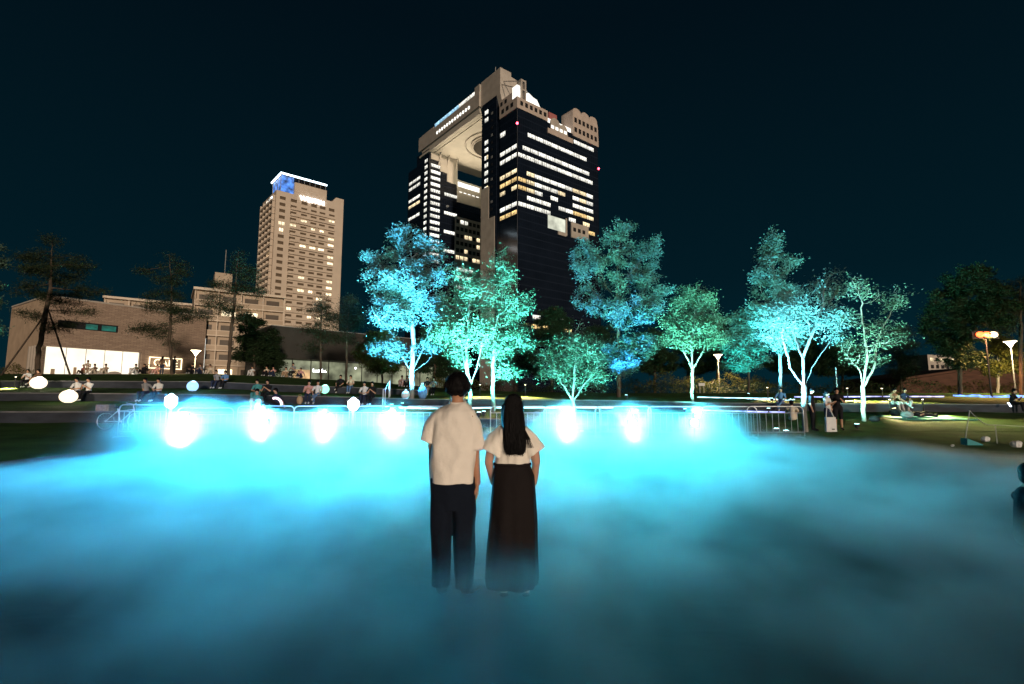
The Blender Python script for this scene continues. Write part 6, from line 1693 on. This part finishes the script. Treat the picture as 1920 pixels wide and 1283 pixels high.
# bags at the trees
def bag(u, d_, s, m_, label, strap=True):
    g = on_ground(u, d_); t = empty('bag', g, random.Random(int(u)).uniform(-.6, .6), label, 'bag')
    mb = MB(); ellipsoid(mb, (0, 0, s[2] * .45), (s[0] * .5, s[1] * .5, s[2] * .5)); ellipsoid(mb, (0, -s[1] * .3, s[2] * .3), (s[0] * .36, s[1] * .3, s[2] * .26)); me = fuse(mb, .02, 2, .01, 8, u)
    for v_ in me.vertices: v_.co.z = max(0, v_.co.z)
    link_mesh('pouch', me, m_, t)
    if strap:
        mb = MB(); mb.tube([(-.08, .02, s[2] * .9), (-.05, .02, s[2] * 1.08), (.05, .02, s[2] * 1.08), (.08, .02, s[2] * .9)], .012, 6); mb.build('handle', m_, t)
bag(792, 30.4, (.55, .35, .85), cm('blue'), 'large blue backpack leaning at the tall blue tree')
bag(760, 30.3, (.55, .4, .5), cm('white'), 'white carrier bag at the foot of the tall blue tree')
bag(562, 28.4, (.32, .22, .5), cm('tan'), 'tan tote bag standing beside the person in pale pink')
bag(1636, 23.9, (.6, .35, .3), cm('black'), 'black bag on the grass by the sparse spreading tree', False)
bag(1675, 26.6, (.5, .35, .45), cm('black'), 'black rucksack on the grass below the seated pair', False)
bag(1698, 25.6, (.6, .4, .38), cm('grey'), 'grey bag on the blanket beside the lying person', False)
bag(205, 18.9, (.01, .01, .01), cm('tan'), 'x', False) if False else None
# the trio's white tote
g = on_ground(1556, 20.2); z = at(1556, 795, 20.1)
t = empty('tote_bag', (z.x, 20.06, g.z), R(8), 'white tote bag hanging from the shoulder of the woman in the trio', 'bag')
zz = z.z - g.z
mb = MB(); mb.prism([(-.22, zz - .30), (-.20, zz + .26), (.20, zz + .26), (.22, zz - .30)], 0, 2, -.05, .05); mb.build('pouch', cm('white'), t, fix=True)
mb = MB(); mb.tube([(-.17, 0, zz + .25), (-.05, .08, zz + .62), (.05, .1, zz + .66), (.17, 0, zz + .25)], .018, 6); mb.build('strap', cm('white'), t)
mb = MB(); mb.box((.06, -.054, zz - .2), (.12, .008, .04)); mb.build('patch', M['black_metal'], t)
# blanket
g = on_ground(1735, 25.4)
mb = MB(); N = 14
vs = []
for i in range(N + 1):
    for j in range(7):
        x = g.x - 1.75 + 3.6 * i / N; y = g.y - .9 + 1.9 * j / 6
        vs.append((x, y, ground_z(x, y) + .035 + .018 * math.sin(i * 1.9 + j) + .012 * math.sin(j * 2.3)))
fs = [(i * 7 + j, (i + 1) * 7 + j, (i + 1) * 7 + j + 1, i * 7 + j + 1) for i in range(N) for j in range(6)]
mb.add(vs, fs); o = mb.build('blanket', cm('teal'), smooth=True); sm_ = o.modifiers.new('thick', 'SOLIDIFY'); sm_.thickness = .012
tag(o, 'pale teal picnic blanket spread under the lying person', 'blanket')
# rope barrier on the right lawn
M['rope'] = pmat('rope', (.35, .40, .40), .8)
a = at(1807, 830, 16.2); a.z = ground_z(a.x, a.y); b_ = at(1818, 770, 16.4)
t = empty('rope_post', a, 0, 'leaning thin rope post on the dark grass with a sagging rope', 'rope post')
mb = MB(); mb.tube([(0, 0, -.05), b_ - a], .016, 8); mb.build('post', M['rope'], t)
e1, e2 = at(1866, 797, 16.6), at(1960, 802, 17.0)
pts = []
for k in range(11):
    s = k / 10; q = b_.lerp(e1, s); q.z -= .22 * math.sin(math.pi * s) * .7; pts.append(q - a)
for k in range(1, 8):
    s = k / 7; q = e1.lerp(e2, s); pts.append(q - a)
mb = MB(); mb.tube(pts, .010, 6); mb.build('rope', M['rope'], t)
mb = MB(); q = e1.copy(); q.z = ground_z(q.x, q.y) - .03; mb.tube([q - a, e1 - a], .012, 6); mb.build('stake', M['rope'], t)
mb = MB(); q = e2.copy(); q.z = ground_z(q.x, q.y) - .03; mb.tube([q - a, e2 - a], .012, 6); mb.build('stake', M['rope'], t)
mb = MB(); mb.prism([(0, .01), (.02, .22), (.50, .03), (.48, .01)], 0, 2, -.12, .12); mb.build('weight', cm('teal'), t, fix=True)
for u, d_, s, lb in ((1840, 17.2, .26, 'crumpled white paper bag on the dark grass by the rope'), (1896, 15.6, .30, 'crumpled white carton on the dark grass at the pool edge'), (1778, 15.9, .10, 'small white cup on the grass at the pool edge')):
    g = on_ground(u, d_); mb = MB(); ellipsoid(mb, (0, 0, s * .3), (s * .5, s * .4, s * .35)); ellipsoid(mb, (s * .25, 0, s * .35), (s * .25, s * .3, s * .3)); mb.box((-.1 * s, 0, s * .3), (s * .8, s * .5, s * .5), .5)
    me = fuse(mb, .015, 1, .02, 14, u); o = link_mesh('litter_bag', me, cm('white')); o.location = g; tag(o, lb, 'litter')
# phone of the person at the wall end
g = on_ground(1894, W2); p_ = at(1893, 759, W2 - .35)
mb = MB(); mb.box((0, 0, 0), (.16, .012, .24)); o = mb.build('phone', emat('screen', (.7, .85, 1), 6)); o.location = p_; o.rotation_euler = (R(-25), 0, R(20)); tag(o, 'bright phone screen held by the person at the wall end', 'phone')
# small white notice on the hedge and slim poles
g = on_ground(1317, 51.6); mb = MB(); mb.box((0, 0, .9), (.62, .03, .28)); mb.tube([(-.2, .02, 0), (-.2, .02, .85)], .02, 6); mb.tube([(.2, .02, 0), (.2, .02, .85)], .02, 6)
o = mb.build('notice_board', cm('white')); o.location = g; tag(o, 'small white notice board in front of the dark hedge', 'notice board')
for u, d_, vt, lb in ((1571, 33, 690, 'slim dark pole standing behind the trio'), (378, 47, 635, 'slim dark pole beside the street lamp by the apartment block')):
    g = on_ground(u, d_); h_ = at(u, vt, d_).z - g.z; mb = MB(); mb.lathe([(.07, 0), (.05, .05), (.04, h_), (.055, h_ + .02), (.02, h_ + .06)], 8); o = mb.build('pole', M['rail_steel']); o.location = g; tag(o, lb, 'pole')
